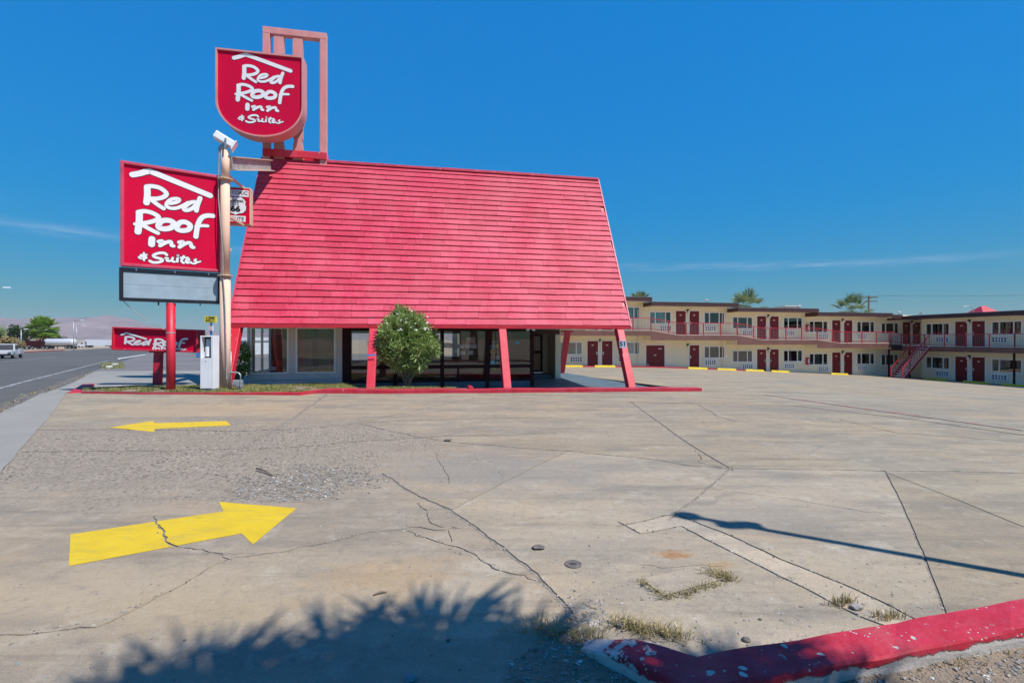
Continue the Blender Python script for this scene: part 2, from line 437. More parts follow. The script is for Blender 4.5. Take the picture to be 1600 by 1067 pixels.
    # specks and pits everywhere
    c = t.mix(t.math('MULTIPLY', t.ramp(t.noise(p, 55, 4, .65), .58, .72), .55), c, (.13,.12,.105))
    c = t.mix(t.math('MULTIPLY', t.ramp(t.noise(p, 85, 3, .6), .58, .70), .5), c, (.56,.52,.47))
    c = t.mix(t.math('MULTIPLY', t.ramp(t.noise(p, 13, 9, .78), .52, .63), .42), c, (.20,.187,.17))
    c = t.mix(t.math('MULTIPLY', t.ramp(t.noise(t.scale(p,(1,1,1),(0,0,0),(3,9,0)), 9, 9, .8), .55, .68), .34), c, (.54,.50,.45))
    vs = t.voro(p, 7.0); sp = t.ramp(vs, .055, .03)
    c = t.mix(t.math('MULTIPLY', sp, t.ramp(t.noise(p, 3, 2), .48, .55)), c, (.05,.045,.04))
    vw = t.voro(t.scale(p,(1,1,1),(0,0,0),(3.3,1.7,0)), 5.0)
    c = t.mix(t.math('MULTIPLY', t.ramp(vw, .06, .03), t.ramp(t.noise(p, 2, 2), .5, .57)), c, (.58,.55,.50))
    c = t.mix(1.0, c, (.89,.845,.735), 'MULTIPLY')
    # hairline crazing
    vz = t.n('ShaderNodeTexVoronoi', feature='DISTANCE_TO_EDGE'); t.set(vz.inputs['Vector'], t.mix(.16, p, t.noise(p, 2.2, 5, .6, 'Color'))); vz.inputs['Scale'].default_value = .55
    c = t.mix(t.math('MULTIPLY', t.math('MULTIPLY', t.ramp(vz.outputs['Distance'], .010, .002), t.ramp(t.noise(p, .6, 3), .53, .60)), .38), c, (.15,.137,.122))
    h = t.math('ADD', t.math('MULTIPLY', t.noise(p, 45, 6, .72), .5), t.math('MULTIPLY', t.math('MULTIPLY', t.math('SUBTRACT', 1.0, v1.outputs['Distance']), mask), 1.5))
    h = t.math('ADD', h, t.math('MULTIPLY', t.noise(p, 5, 5, .6), .7))
    t.bump(h, .013, .9)
    return t.done(c, .85, spec=.25)
M['concrete'] = concrete_mat()

def asphalt_mat(name, a, b, s=1.0):
    t = NT(name); p = t.pos()
    c = t.mix(t.ramp(t.noise(p, .12, 5, .6), .35, .65), a, b)
    c = t.mix(t.math('MULTIPLY', t.ramp(t.noise(t.scale(p, (2.2,.06,1), (0,0,rad(-35))), 1.0, 4), .5, .72), .55), c, [x*.62 for x in a])
    c = t.mix(t.math('MULTIPLY', t.ramp(t.noise(p, 40, 3, .7), .55, .7), .4), c, [x*1.7 for x in b])
    t.bump(t.noise(p, 50, 4), .006)
    return t.done(c, .8, spec=.3)
M['asphalt'] = asphalt_mat('road_asphalt', (.086,.081,.074), (.120,.113,.103))
M['lot_asphalt'] = asphalt_mat('faded_asphalt', (.15,.135,.13), (.19,.175,.165))
def sidewalk_mat():
    t = NT('sidewalk_concrete'); p = t.pos()
    c = t.mix(t.ramp(t.noise(p, .35, 5, .6), .35, .65), (.235,.225,.205), (.285,.27,.24))
    c = t.mix(t.math('MULTIPLY', t.ramp(t.noise(t.scale(p,(.4,2,1),(0,0,-.6)), 1.3, 7, .7), .55, .75), .4), c, (.22,.20,.17))
    c = t.mix(t.math('MULTIPLY', t.ramp(t.noise(p, 50, 3), .6, .75), .4), c, (.14,.13,.12))
    t.bump(t.noise(p, 45, 5, .7), .005, .6)
    return t.done(c, .85, spec=.25)
M['sidewalk'] = sidewalk_mat()
def desert_mat():
    t = NT('desert_ground'); p = t.pos()
    c = t.mix(t.ramp(t.noise(p, .02, 6, .6), .35, .65), (.30,.235,.17), (.38,.30,.22))
    c = t.mix(t.ramp(t.noise(p, .15, 6, .7), .55, .75), c, (.17,.16,.09))
    t.bump(t.noise(p, 8, 6), .05)
    return t.done(c, .95, spec=.1)
M['desert'] = desert_mat()
def mountain_mat():
    t = NT('bare_mountain'); p = t.pos()
    c = t.mix(t.ramp(t.noise(p, .004, 8, .65), .35, .65), (.19,.14,.13), (.29,.22,.20))
    c = t.mix(t.math('MULTIPLY', t.ramp(t.noise(t.scale(p,(1,1,.4)), .012, 6, .7), .5, .75), .6), c, (.14,.095,.08))
    return t.done(c, .95, spec=.1)
M['mountain'] = mountain_mat()
def kerb_front_mat():
    """red painted kerb, peeling to pale concrete at its tip and along its foot"""
    t = NT('worn_red_kerb'); p = t.pos()
    red = t.mix(t.ramp(t.noise(p, 2.5, 7, .65), .35, .65), (.40,.005,.022), (.50,.014,.045))
    red = t.mix(t.math('MULTIPLY', t.ramp(t.noise(p, 9, 6, .7), .48, .75), .5), red, (.50,.07,.11))
    red = t.mix(t.math('MULTIPLY', t.ramp(t.noise(t.scale(p,(1,3,1)), 22, 5, .7), .55, .75), .45), red, (.30,.006,.02))
    bare = t.mix(t.noise(p, 14, 6), (.36,.33,.29), (.60,.56,.52))
    d = t.n('ShaderNodeVectorMath', operation='DISTANCE'); t.set(d.inputs[0], p); d.inputs[1].default_value = (.47, 2.78, .10)
    tip = t.ramp(t.math('ADD', t.math('MULTIPLY', d.outputs['Value'], .55), t.math('MULTIPLY', t.math('SUBTRACT', t.noise(p, 11, 7, .72), .5), 1.15)), .12, .10)
    chips = t.math('MULTIPLY', t.ramp(t.voro(t.mix(.05, p, t.noise(p, 18, 3, .6, 'Color')), 9), .17, .14), t.ramp(t.noise(p, 3.1, 3), .46, .50))
    chips2 = t.ramp(t.noise(p, 19, 7, .68), .655, .67)
    chips3 = t.math('MULTIPLY', t.ramp(t.voro(p, 26), .20, .15), t.ramp(t.noise(p, 5, 3), .55, .6))
    sep = t.n('ShaderNodeSeparateXYZ'); t.set(sep.inputs[0], p)
    foot = t.ramp(t.math('ADD', sep.outputs['Z'], t.math('MULTIPLY', t.math('SUBTRACT', t.noise(p, 3.5, 6, .65), .5), .16)), .088, .078)
    k = t.math('MAXIMUM', t.math('MAXIMUM', tip, chips), t.math('MAXIMUM', t.math('MAXIMUM', chips2, chips3), foot))
    c = t.mix(k, red, bare)
    c = t.mix(t.math('MULTIPLY', t.ramp(t.noise(p, 1.6, 6, .7), .52, .75), .3), c, (.25,.17,.13))
    t.bump(t.math('ADD', t.math('MULTIPLY', t.noise(p, 26, 7, .72), 1.2), t.math('MULTIPLY', k, -.7)), .008, .9)
    return t.done(c, .65)
M['kerb_front'] = kerb_front_mat()
def yellow_mat():
    t = NT('worn_yellow_marking'); p = t.pos()
    c = t.mix(t.ramp(t.noise(p, 3, 6), .35, .65), (.56,.385,.007), (.63,.44,.012))
    c = t.mix(t.math('MULTIPLY', t.ramp(t.noise(t.scale(p,(1,3,1),(0,0,.9)), 2, 6, .7), .50, .75), .75), c, (.36,.28,.06))
    c = t.mix(t.ramp(t.noise(p, 32, 6, .72), .62, .66), c, (.30,.26,.20))
    t.bump(t.noise(p, 45, 5, .7), .006, .6)
    return t.done(c, .7)
M['yellow_marking'] = yellow_mat()
M['line_white'] = paint('worn_white_line', (.40,.40,.40), .7, .1, 1, (.16,.155,.15), .50, 5)
M['faint_red'] = paint('faint_red_line', (.38,.16,.13), .8, .2, 2, (.30,.27,.23), .52, 3)
M['pebble'] = None
def pebble_mat():
    t = NT('mixed_gravel'); p = t.pos()
    vc = t.voro(p, 30, 'Color'); sep = t.n('ShaderNodeSeparateColor'); t.set(sep.inputs[0], vc)
    c = t.mix(sep.outputs[0], (.12,.105,.09), (.35,.31,.27))
    c = t.mix(t.ramp(sep.outputs[1], .92, .95), c, (.55,.53,.50))
    c = t.mix(t.ramp(sep.outputs[2], .93, .96), c, (.20,.24,.25))
    return t.done(c, .8)
M['pebble'] = pebble_mat()
# ------------------------------------------------------------------ ground sheets
def inside(poly, P):
    P = np.asarray(P); x, y = P[:,0], P[:,1]
    r = np.zeros(len(P), bool); n = len(poly)
    for i in range(n):
        x0,y0 = poly[i]; x1,y1 = poly[(i+1)%n]
        if y0 == y1: continue
        c = (y0 > y) != (y1 > y)
        r ^= c & (x < (x1-x0)*(y-y0)/(y1-y0) + x0)
    return r
def dense(path, step, closed=False):
    out = []; n = len(path)
    for i in range(n if closed else n-1):
        a, b = np.array(path[i]), np.array(path[(i+1)%n]); k = max(1, int(np.linalg.norm(b-a)/step))
        out += [tuple(a + (b-a)*j/k) for j in range(k)]
    if not closed: out.append(tuple(path[-1]))
    return out
def ribbon_poly(path, w, jag=.3, step=.12):
    """outline of a jagged crack of half-width w along a path"""
    a0, a1, b0, b1 = (np.array(q) for q in (path[0], path[1], path[-1], path[-2]))
    over = .10 if jag < .6 else 0.0                  # joints run a little past where they meet
    path = [tuple(a0 + (a0-a1)/(np.linalg.norm(a0-a1)+1e-9)*over)] + list(path[1:-1]) + [tuple(b0 + (b0-b1)/(np.linalg.norm(b0-b1)+1e-9)*over)]
    pts = dense(path, step); L = []; R = []
    for i,p in enumerate(pts):
        a = np.array(pts[max(i-1,0)]); b = np.array(pts[min(i+1,len(pts)-1)]); d = b-a; d /= (np.linalg.norm(d)+1e-9); nrm = np.array((-d[1], d[0]))
        far = max(1.0, p[1]/9.0)
        e = 1.0 if 0 < i < len(pts)-1 else .4
        wob = (noise.noise((p[0]*2.1, p[1]*2.1, 3.0))*.09 + noise.noise((p[0]*7, p[1]*7, 5.0))*.035 + noise.noise((p[0]*19, p[1]*19, 7.0))*.012) * jag * min(far,2)
        wl = w*e*(.8 + jag*1.5*noise.noise((p[0]*9, p[1]*9, 9.0))); wr = w*e*(.8 + jag*1.5*noise.noise((p[0]*9, p[1]*9, 19.0)))
        c = np.array(p) + nrm*wob*(1 if 2 < i < len(pts)-3 else 0)
        L.append(tuple(c + nrm*max(wl,.004))); R.append(tuple(c - nrm*max(wr,.004)))
    return L + R[::-1]
def cdt(poly, spacing, ribbons=(), holes=()):
    vs = []; es = []
    def ring(p):
        k = len(vs); vs.extend(Vector(q) for q in p); es.extend((k+i, k+(i+1)%len(p)) for i in range(len(p)))
    ring(poly)
    for r in ribbons: ring(r)
    for r in holes: ring(r)
    xs = [p[0] for p in poly]; ys = [p[1] for p in poly]
    y = min(ys)
    G = []
    while y < max(ys):
        sp = spacing(y)
        for x in np.arange(min(xs), max(xs), sp): G.append((x + .01, y + .013))
        y += sp
    if G:
        G = np.array(G); G = G[inside(poly, G)]
        vs.extend(Vector(q) for q in G)
    v, e, f, *_ = delaunay_2d_cdt(vs, es, [], 0, 1e-5)
    C = np.array([((v[t[0]]+v[t[1]]+v[t[2]])/3)[:] for t in f])
    keep = inside(poly, C)
    for r in ribbons: keep &= ~inside(r, C)
    for r in holes: keep &= ~inside(r, C)
    F = []
    for t, k in zip(f, keep):
        if not k: continue
        a, b, c = (v[i] for i in t)
        F.append(t if (b-a).cross(c-a) > 0 else t[::-1])
    return [tuple(p) for p in v], F
def sheet(name, poly, m, dz=0.0, spacing=lambda y: 1.5 if y < 40 else 4, hf=None, parent=None, skirt=0.0, holes=(), wob=0.0, step=.6):
    """a surface that follows the ground, dz above it"""
    poly = dense(poly, step, True)
    if wob: poly = [(x + wob*noise.noise((x*1.3,y*1.3,5.)), y + wob*noise.noise((x*1.3,y*1.3,15.))) for x,y in poly]
    v, f = cdt(poly, spacing, holes=holes)
    hf = hf or g
    me = bpy.data.meshes.new(name)
    me.from_pydata([(x, y, hf(x,y)+dz) for x,y in v], [], f)
    bm = bmesh.new(); bm.from_mesh(me)
    bmesh.ops.delete(bm, geom=[q for q in bm.verts if not q.link_faces], context='VERTS')
    if skirt:
        be = [e for e in bm.edges if e.is_boundary]
        r = bmesh.ops.extrude_edge_only(bm, edges=be)
        for q in r['geom']:
            if isinstance(q, bmesh.types.BMVert): q.co.z -= skirt
        bmesh.ops.recalc_face_normals(bm, faces=bm.faces)
    bm.to_mesh(me); bm.free()
    return put(name, me, m, parent)

# the desert floor out to the horizon
vs = []; fs = []
gx = [-9000,-4000,-1500,-600,-300,-200,-140,-100,-70,-50,-35,-22,-12,-6,-2,3,7,11,18.7,26,36,45,60,90,150,300,800,2500,9000]
gy = [-3000,-600,-120,-30,-8,6,8,10,12,14,16,18,20,30,45,60,90,130,200,300,420,700,1400,3000,9000]
for y in gy:
    for x in gx: vs.append((x, y, g(x,y) - .32))
nx = len(gx)
for j in range(len(gy)-1):
    for i in range(nx-1): fs.append((j*nx+i, j*nx+i+1, (j+1)*nx+i+1, (j+1)*nx+i))
me = bpy.data.meshes.new('desert_ground'); me.from_pydata(vs, [], fs)
struct(put('ground', me, M['desert']))

# ---- parking lot of cast concrete: slabs with real joints over a bed of dirt
LOT = [(2.04,-4.3), (-6.86,6.46), (-14.7,15.97), (-14.3,18.2), (-9,30), (-9,62), (75,62), (75,-12), (6,-12)]
OANG = math.degrees(math.atan2(754, 3980))
OM = rotz((-9.92, 16.93, 0), OANG)
def ow(x, y, z=0.0): return OM @ Vector((x, y, z))
PORCH = [tuple(ow(x,y).xy) for x,y in ((5.3,-1.64),(14.9,-1.64),(16.9,-1.25),(14.6,9.1),(11.3,9.1),(11.3,2.2),(0.1,2.2),(0.1,1.25),(3.7,1.25),(5.3,-.5))]
def path(*pp): return [gp(x,y) for x,y in pp]
J = [  # (path on the ground, half width, jaggedness)
    (path((509,616),(470,645),(420,678),(375,703),(345,716)), .035, .5),
    (path((600,742),(640,768),(705,797),(770,845),(820,885),(875,940),(905,985)) + [(.55,-12.6)], .027, .35),
    (path((705,797),(790,752),(850,722),(888,705)), .013, .12),
    (path((985,628),(1060,683),(1102,710),(1140,732)), .022, .08),
    (path((1140,732),(1100,768),(1050,808)), .020, .15),
    (path((557,661),(640,680),(700,690),(790,698),(888,705),(1000,716),(1080,727),(1140,732),(1260,733),(1400,736),(1600,738),(1900,744)) + [(80,9.5)], .013, .5),
    (path((1383,737),(1410,790),(1440,860),(1475,952),(1490,990)) + [(3.3,-12.6)], .013, .05),
    (path((1383,737),(1500,782),(1600,823),(1800,905)) + [(30,-12.6)], .011, .04),
    (path((975,820),(1000,833),(1065,822),(1120,850),(1200,890),(1280,930),(1345,962),(1425,990)), .014, .25),
    (path((975,820),(1040,806),(1062,806),(1130,832),(1220,872),(1330,918),(1400,950),(1450,975),(1425,990)), .014, .25),
    (path((-60,988),(60,983),(150,975),(230,940),(300,902),(325,886),(365,873),(430,865),(500,850),(560,835),(640,822),(720,825)), .010, .9),
    (path((240,806),(249,828),(262,845),(300,856),(340,868),(362,874)), .011, .9),
    (path((653,785),(660,800),(680,816),(716,825)), .009, .9),
    (path((636,829),(680,843),(735,868),(800,897),(842,908)), .009, .8),
    (path((700,828),(706,846)), .006, .8),
    (path((375,703),(470,698),(560,690),(663,683),(760,680),(870,677)), .030, .6),
    (path((10,672),(200,671),(380,674),(500,668),(557,661),(640,657),(760,654),(864,652)), .035, .5),
    (path((35,706),(160,705),(280,704),(390,701)), .026, .7),
    (path((557,661),(620,648),(690,632),(740,622)), .022, .3),
    (path((985,628),(1100,630),(1240,634),(1400,652),(1600,680)), .030, .3),
    (path((1090,632),(1120,650),(1150,658)), .010, .5),
    (path((1310,655),(1400,676),(1500,683),(1600,691)), .012, .5),
    (path((1112,764),(1200,774),(1290,789),(1345,798),(1385,802)), .005, .7),
    (path((1085,703),(1096,716),(1092,722),(1128,731)), .009, .8),
    (path((680,706),(690,725),(698,742),(702,756)), .004, .6),
    (path((1000,882),(1060,884),(1130,884)), .004, .6),
]
STRIP = gp(1216, 883)
def lot_slabs():
    root = thing('parking_lot', None, None); struct(root)
    poly = dense(LOT, 1.5, True)
    ribs = []
    for p, w, jg in J:
        far = max(1.0, min(3.0, np.mean([q[1] for q in p]) / 7.0))
        ribs.append(ribbon_poly(p, w*min(far,1.5), jg + (.15 if jg > .35 else 0), .045*far))
    v, f = cdt(poly, lambda y: 1.6 if y < 34 else 2.6, ribs, [PORCH])
    # split along the joints
    ed = {}
    for i,t in enumerate(f):
        for a,b in ((t[0],t[1]),(t[1],t[2]),(t[2],t[0])): ed.setdefault((min(a,b),max(a,b)), []).append(i)
    par = list(range(len(f)))
    def find(a):
        while par[a] != a: par[a] = par[par[a]]; a = par[a]
        return a
    for l in ed.values():
        if len(l) == 2: par[find(l[0])] = find(l[1])
    comp = {}
    for i in range(len(f)): comp.setdefault(find(i), []).append(f[i])
    rr = random.Random(3)
    for tris in sorted(comp.values(), key=len, reverse=True):
        ids = sorted({i for t in tris for i in t}); mp = {a:k for k,a in enumerate(ids)}
        me = bpy.data.meshes.new('slab')
        dz = 0.0
        me.from_pydata([(v[i][0], v[i][1], g(*v[i])+dz) for i in ids], [], [tuple(mp[i] for i in t) for t in tris])
        bm = bmesh.new(); bm.from_mesh(me)
        r = bmesh.ops.extrude_edge_only(bm, edges=[e for e in bm.edges if e.is_boundary])
        for q in r['geom']:
            if isinstance(q, bmesh.types.BMVert): q.co.z -= .045
        bmesh.ops.recalc_face_normals(bm, faces=bm.faces)
        bm.to_mesh(me); bm.free()
        o = put('slab', me, M['concrete'], root)
        ins = [inside([(v[i][0],v[i][1]) for i in t], [STRIP])[0] for t in tris]
        k = 1.28 if any(ins) and len(tris) < 1500 else rr.uniform(.87, 1.08); o.color = (k*rr.uniform(.98,1.03), k, k*rr.uniform(.93,1.04), 1)
    b = sheet('joint_dirt', LOT, M['joint_dirt'], -.009, lambda y: 1.1 if y < 34 else 2.6, parent=root, holes=[PORCH])
    return root
M['shoulder'] = paint('broken_asphalt_edge', (.11,.10,.09), .95, .35, 5, (.27,.23,.18), .46, 7, bump=.02)
M['joint_dirt'] = paint('joint_dirt', (.21,.18,.145), .95, .35, 9, (.33,.29,.24), .44, 24)
lot_slabs()

# ---- sidewalk, road and the neighbouring lot on the left
RD = Vector((-.575, .818, 0)); RN = Vector((-.818, -.575, 0))
E0 = Vector((-13.5, 12.74, 0))
def rp(k, n): p = E0 + RD*k + RN*n; return (p.x, p.y)
road_poly = [rp(-22,0), rp(0,0), rp(8.5,-.1), rp(19.5,0), rp(60,0), rp(330,0), rp(330,20.5), rp(-22,20.5)]
struct(sheet('road', road_poly, M['asphalt'], -.04, lambda y: 2.2 if y < 40 else 9, step=1.2, wob=.10))
side = [rp(-22,-.35), rp(-10,-.3), rp(0,-.3), rp(8.5,-.35), (-24.5,28.3), (-16,29.6), (-8.6,29.6), (-8.6,17.2), (-14.62,15.93), (-6.80,6.40), (2.1,-4.4)]
struct(sheet('sidewalk', side[::-1], M['sidewalk'], .012, lambda y: 1.5, step=.5, skirt=.1, wob=.05))
struct(sheet('road_shoulder', [rp(-22,.05), rp(19.4,.25), rp(19.5,-.75), rp(-22,-.75)], M['shoulder'], -.022, lambda y: 1.2, step=.35, wob=.16))
struct(sheet('neighbour_lot', [(-24.9,28.6), (-8.6,30.4), (-8.6,75), (-60,100), rp(100,.2), rp(60,.2), rp(20,.2)], M['lot_asphalt'], -.03, lambda y: 3.0, step=1.5))
def line(name, a, b, w, m, dz, n0=None):
    a = Vector((*a,0)); b = Vector((*b,0)); d = (b-a).normalized(); q = Vector((-d.y,d.x,0))*w/2
    return struct(sheet(name, [tuple((a-q).xy), tuple((b-q).xy), tuple((b+q).xy), tuple((a+q).xy)], m, dz, lambda y: 2.5, step=1.0))
line('edge_line', rp(-20,1.55), rp(44,1.55), .13, M['line_white'], -.028)
for k0, k1 in ((8,68), (84,96), (112,124), (140,152)):
    line('lane_line', rp(k0,8.9), rp(k1,8.9), .14, M['line_white'], -.028)
line('far_edge_line', rp(-20,17.8), rp(200,17.8), .14, M['line_white'], -.028)
# white kerb blocks and dry weeds at the neighbour's driveway
def kerb_bar(name, a, b, w, h, m, z=0.0):
    mb = MB(); a = Vector((a[0],a[1],g(*a)+z)); b = Vector((b[0],b[1],g(*b)+z))
    mb.bar(a+Vector((0,0,h/2)), b+Vector((0,0,h/2)), w, h)
    return mb.build(name, m, bevel=.015)
k = kerb_bar('kerb', gp(186,561.5), gp(226,555), .22, .12, M['white_stop']); tag(k, 'white painted kerb edging the neighbouring asphalt lot by the road', 'kerb')
for i,(px,py,lab) in enumerate(((170,575.0,'nearer small white kerb block among yellow weeds by the road'), (179,570.5,'farther small white kerb block among yellow weeds by the road'))):
    a = gp(px-2,py); b = gp(px+3,py-.4)
    tag(kerb_bar('kerb_block', a, b, .22, .14, M['white_stop']), lab, 'kerb block', 'white kerb blocks at the driveway')

# far verge across the road, red kerb at its foot
struct(sheet('verge', [rp(-22,20.3), rp(150,20.3), rp(150,70), rp(-22,70)], M['desert'], -.0, lambda y: 6, step=4))
a = MB()
for i in range(24):
    p, q = rp(40+i*5, 20.6), rp(45+i*5, 20.6)
    a.bar((p[0],p[1],g(*p)+.06), (q[0],q[1],g(*q)+.06), .3, .22)
tag(a.build('kerb', M['red_kerb']), 'long red painted kerb along the far side of the road', 'kerb')

# ---- mountains on the horizon
def ridge(name, pts, dist, depth, seed, rough):
    """px/height profile of a far ridge turned into a real range at a distance"""
    N, R = 220, 26
    vs = []; fs = []
    xs = np.linspace(pts[0][0], pts[-1][0], N)
    hs = np.interp(xs, [p[0] for p in pts], [p[1] for p in pts])
    for j in range(R):
        v = j/(R-1)
        for i in range(N):
            a = (xs[i]-800)/FPX
            Y = dist + depth*(v-.5)
            X = a*dist*(1 + .12*(v-.5))
            prof = max(0, 1 - abs(v-.55)/.55)**.8
            h = hs[i]/FPX*dist
            nz = noise.fractal((X/rough, Y/rough, seed), .9, 2.1, 6)
            z = -4 + (h+4)*prof*(1 + .32*nz) if 0 < j < R-1 else -4
            vs.append((X, Y, z))
    for j in range(R-1):
        for i in range(N-1): fs.append((j*N+i, j*N+i+1, (j+1)*N+i+1, (j+1)*N+i))
    me = bpy.data.meshes.new(name); me.from_pydata(vs, [], fs)
    for p in me.polygons: p.use_smooth = True
    return struct(put(name, me, M['mountain']))
ridge('mountains', [(-800,24),(-500,34),(-200,30),(-60,36),(0,37),(40,33),(70,31),(100,35),(130,36),(165,34),(200,26),(240,16),(290,7),(340,3),(420,2)], 3800, 1500, 1.3, 420)
ridge('far_ridge', [(-280,14),(0,12),(150,14),(300,11),(420,12),(700,9),(1100,7),(1600,6),(2000,9)], 5200, 900, 7.7, 500)
# ------------------------------------------------------------------ office frame

# kerbs and planted island before the office
def strip_kerb(name, pts, w, h, m, taper=None):
    """kerb along ground points; its front is the path, its body lies to the left of it"""
    mb = MB(); P = [Vector((x,y,0)) for x,y in pts]
    L = []
    for i,p in enumerate(P):
        d = (P[min(i+1,len(P)-1)] - P[max(i-1,0)]).normalized(); L.append(p + Vector((-d.y,d.x,0))*w)
    hs = taper or [h]*len(P)
    for i in range(len(P)-1):
        q = [P[i],P[i+1],L[i+1],L[i]]; hh = [hs[i],hs[i+1],hs[i+1],hs[i]]
        mb.hexa([(a.x,a.y,g(a.x,a.y)-.1) for a in q], [(a.x,a.y,g(a.x,a.y)+b) for a,b in zip(q,hh)])
    me = mb.mesh(name)
    bm = bmesh.new(); bm.from_mesh(me); bmesh.ops.remove_doubles(bm, verts=bm.verts, dist=1e-4)
    bm.to_mesh(me); bm.free()
    return put(name, me, m, bevel=.012)
kf = [tuple(ow(x, -2.0 + .03*math.sin(x*1.9)).xy) for x in np.linspace(3.5, 17.0, 19)]
kl = dense([gp(126,614.6), gp(220,615.6), gp(350,616.6), gp(470,617.6), tuple(ow(3.3,-2.02).xy), kf[0]], .8)
tag(strip_kerb('kerb', kf, .42, .13, M['red_kerb'], [.13+.012*math.sin(i*1.7) for i in range(len(kf))]), 'thick red painted kerb running in front of the office porch', 'kerb')
nk = len(kl)
tag(strip_kerb('kerb', kl, .16, .05, M['red_kerb'], [.035 + .095*max(0,(i-nk+6)/5) if i < nk else .13 for i in range(nk)]), 'low thin red kerb edging the grass strip below the signs', 'kerb')
c = MB(); p, q = Vector((*gp(116,614),0)), Vector((*gp(138,606.2),0))
c.bar(p+Vector((0,0,.03)), q+Vector((0,0,.08)), .34, .18)
tag(c.build('kerb', M['red_kerb'], bevel=.02), 'short red kerb end at the left tip of the grass strip beside the sidewalk', 'kerb')
isl = [gp(128,614.2), gp(220,615.2), gp(350,616.2), gp(470,617.2), tuple(ow(3.4,-1.86).xy)] + [tuple(ow(x,-1.64).xy) for x in np.linspace(4,8.35,6)] + [tuple(ow(8.35,-.75).xy), tuple(ow(5.0,-.45).xy), tuple(ow(3.6,1.2).xy), tuple(ow(0,1.2).xy), gp(330,604), gp(230,607), gp(135,609.5)]
def isl_h(x, y): return g(x,y) + .055 + .03*noise.noise((x*1.5,y*1.5,2.2))
struct(sheet('grass_bed', isl, M['soil'], 0, lambda y: .3, hf=isl_h, skirt=.15, step=.3))
def blades(name, pts, hmin, hmax, m, lean=.35, per=5, w=.008, parent=None, spread=.03):
    V = []; F = []
    rr = np.random.default_rng(len(pts)+3)
    for (x,y,z) in pts:
        for _ in range(per):
            a = rr.uniform(0, 2*math.pi); h = rr.uniform(hmin,hmax); l = rr.uniform(.1,1)*lean*h
            bx, by = x+rr.normal(0,spread), y+rr.normal(0,spread)
            dx, dy = math.cos(a), math.sin(a); px, py = -dy*w, dx*w
            k = len(V)
            V += [(bx-px,by-py,z),(bx+px,by+py,z),(bx+dx*l*.4+px*.8,by+dy*l*.4+py*.8,z+h*.6),(bx+dx*l*.4-px*.8,by+dy*l*.4-py*.8,z+h*.6),(bx+dx*l*1.3,by+dy*l*1.3,z+h)]
            F += [(k,k+1,k+2,k+3),(k+3,k+2,k+4)]
    me = bpy.data.meshes.new(name); me.from_pydata(V, [], F)
    return put(name, me, m, parent)
pts = []
ip = np.array(isl); lo, hi = ip.min(0), ip.max(0)
C = RNG.uniform(lo, hi, (26000,2)); C = C[inside(isl, C)]
for x,y in C:
    if noise.noise((x*.9, y*.9, 4.)) + .55*noise.noise((x*3, y*3, 8.)) > -.22: pts.append((x,y,isl_h(x,y)-.01))
gr = stuff(blades('grass', pts, .03, .09, M['lawn'], .6, 4, .007)); tag(gr, 'short dry yellowish green grass in the strip below the signs', 'grass')
k = MB(); 
for x0,y0,x1,y1 in ((8.36,-1.5,8.36,-.7),):
    k.bar(ow(x0,y0,.02), ow(x1,y1,.02), .16, .16)
tag(k.build('kerb', M['red_kerb'], bevel=.015), 'short red kerb closing the grass bed right of the flowering shrub', 'kerb')

# porch slab
def porch_h(x, y):
    q = OM.inverted() @ Vector((x,y,0)); return -.31 - .002*q.x + .017*q.y
def osheet(name, pts, m, dz=0.0, parent=None):
    return struct(sheet(name, [tuple(ow(x,y).xy) for x,y in pts], m, dz, lambda y: 1.0, hf=porch_h, parent=parent, step=1.0))
osheet('porch_floor', [(5.2,-1.57),(14.9,-1.57),(17.0,-1.2),(14.6,9.2),(11.3,9.2),(11.3,2.2),(0,2.2),(0,1.15),(3.6,1.15),(5.2,-.4)], M['porch'], .06)

# ------------------------------------------------------------------ the A-frame office
off = thing('lodge_office', 'steep red shingled A-frame office with slanting red posts and a glazed lobby beneath', 'building', OM)
EZ, RZ, RY, LEN = 2.34, 9.5, 3.654, 15.0
SL = Vector((0, RY, RZ-EZ)); SLEN = SL.length; SU = SL.normalized(); SNn = Vector((0, -SU.z, SU.y))
def slp(x, s, n): v = Vector((x,0,EZ)) + SU*s + SNn*n; return v
# roof deck, both slopes, with rake boards
d = MB()
d.hexa([slp(.02,0,-.16),slp(LEN-.02,0,-.16),slp(LEN-.02,0,-.004),slp(.02,0,-.004)], [slp(.02,SLEN-.05,-.16),slp(LEN-.02,SLEN-.05,-.16),slp(LEN-.02,SLEN-.05,-.004),slp(.02,SLEN-.05,-.004)])
d.build('roof_deck', M['rail_red'], off)
d = MB()
B0, B1 = Vector((0, 2*RY, EZ)), Vector((0, RY+.1, RZ-.02))
bn = Vector((0, SU.z, SU.y))
d.hexa([B0+Vector((LEN,0,0))-bn*.12, B0-bn*.12, B0+bn*.04, B0+Vector((LEN,0,0))+bn*.04], [B1+Vector((LEN,0,0))-bn*.12, B1-bn*.12, B1+bn*.04, B1+Vector((LEN,0,0))+bn*.04])
d.build('rear_roof', M['roof'], off)
NC, SHL = 28, 1.18
EXPO = SLEN / NC
def shingle_mb(mb, x0, x1, c, dn=0.0, tilt=0.0):
    s0, s1 = c*EXPO, min((c+1)*EXPO + .06, SLEN)
    mb.hexa([slp(x0,s0+tilt,.006+dn),slp(x1,s0-tilt,.006+dn),slp(x1,s1,.001),slp(x0,s1,.001)],
            [slp(x0,s0+tilt,.055+dn),slp(x1,s0-tilt,.055+dn),slp(x1,s1,.010),slp(x0,s1,.010)])
rs = random.Random(11); cnt = 0; rest = MB()
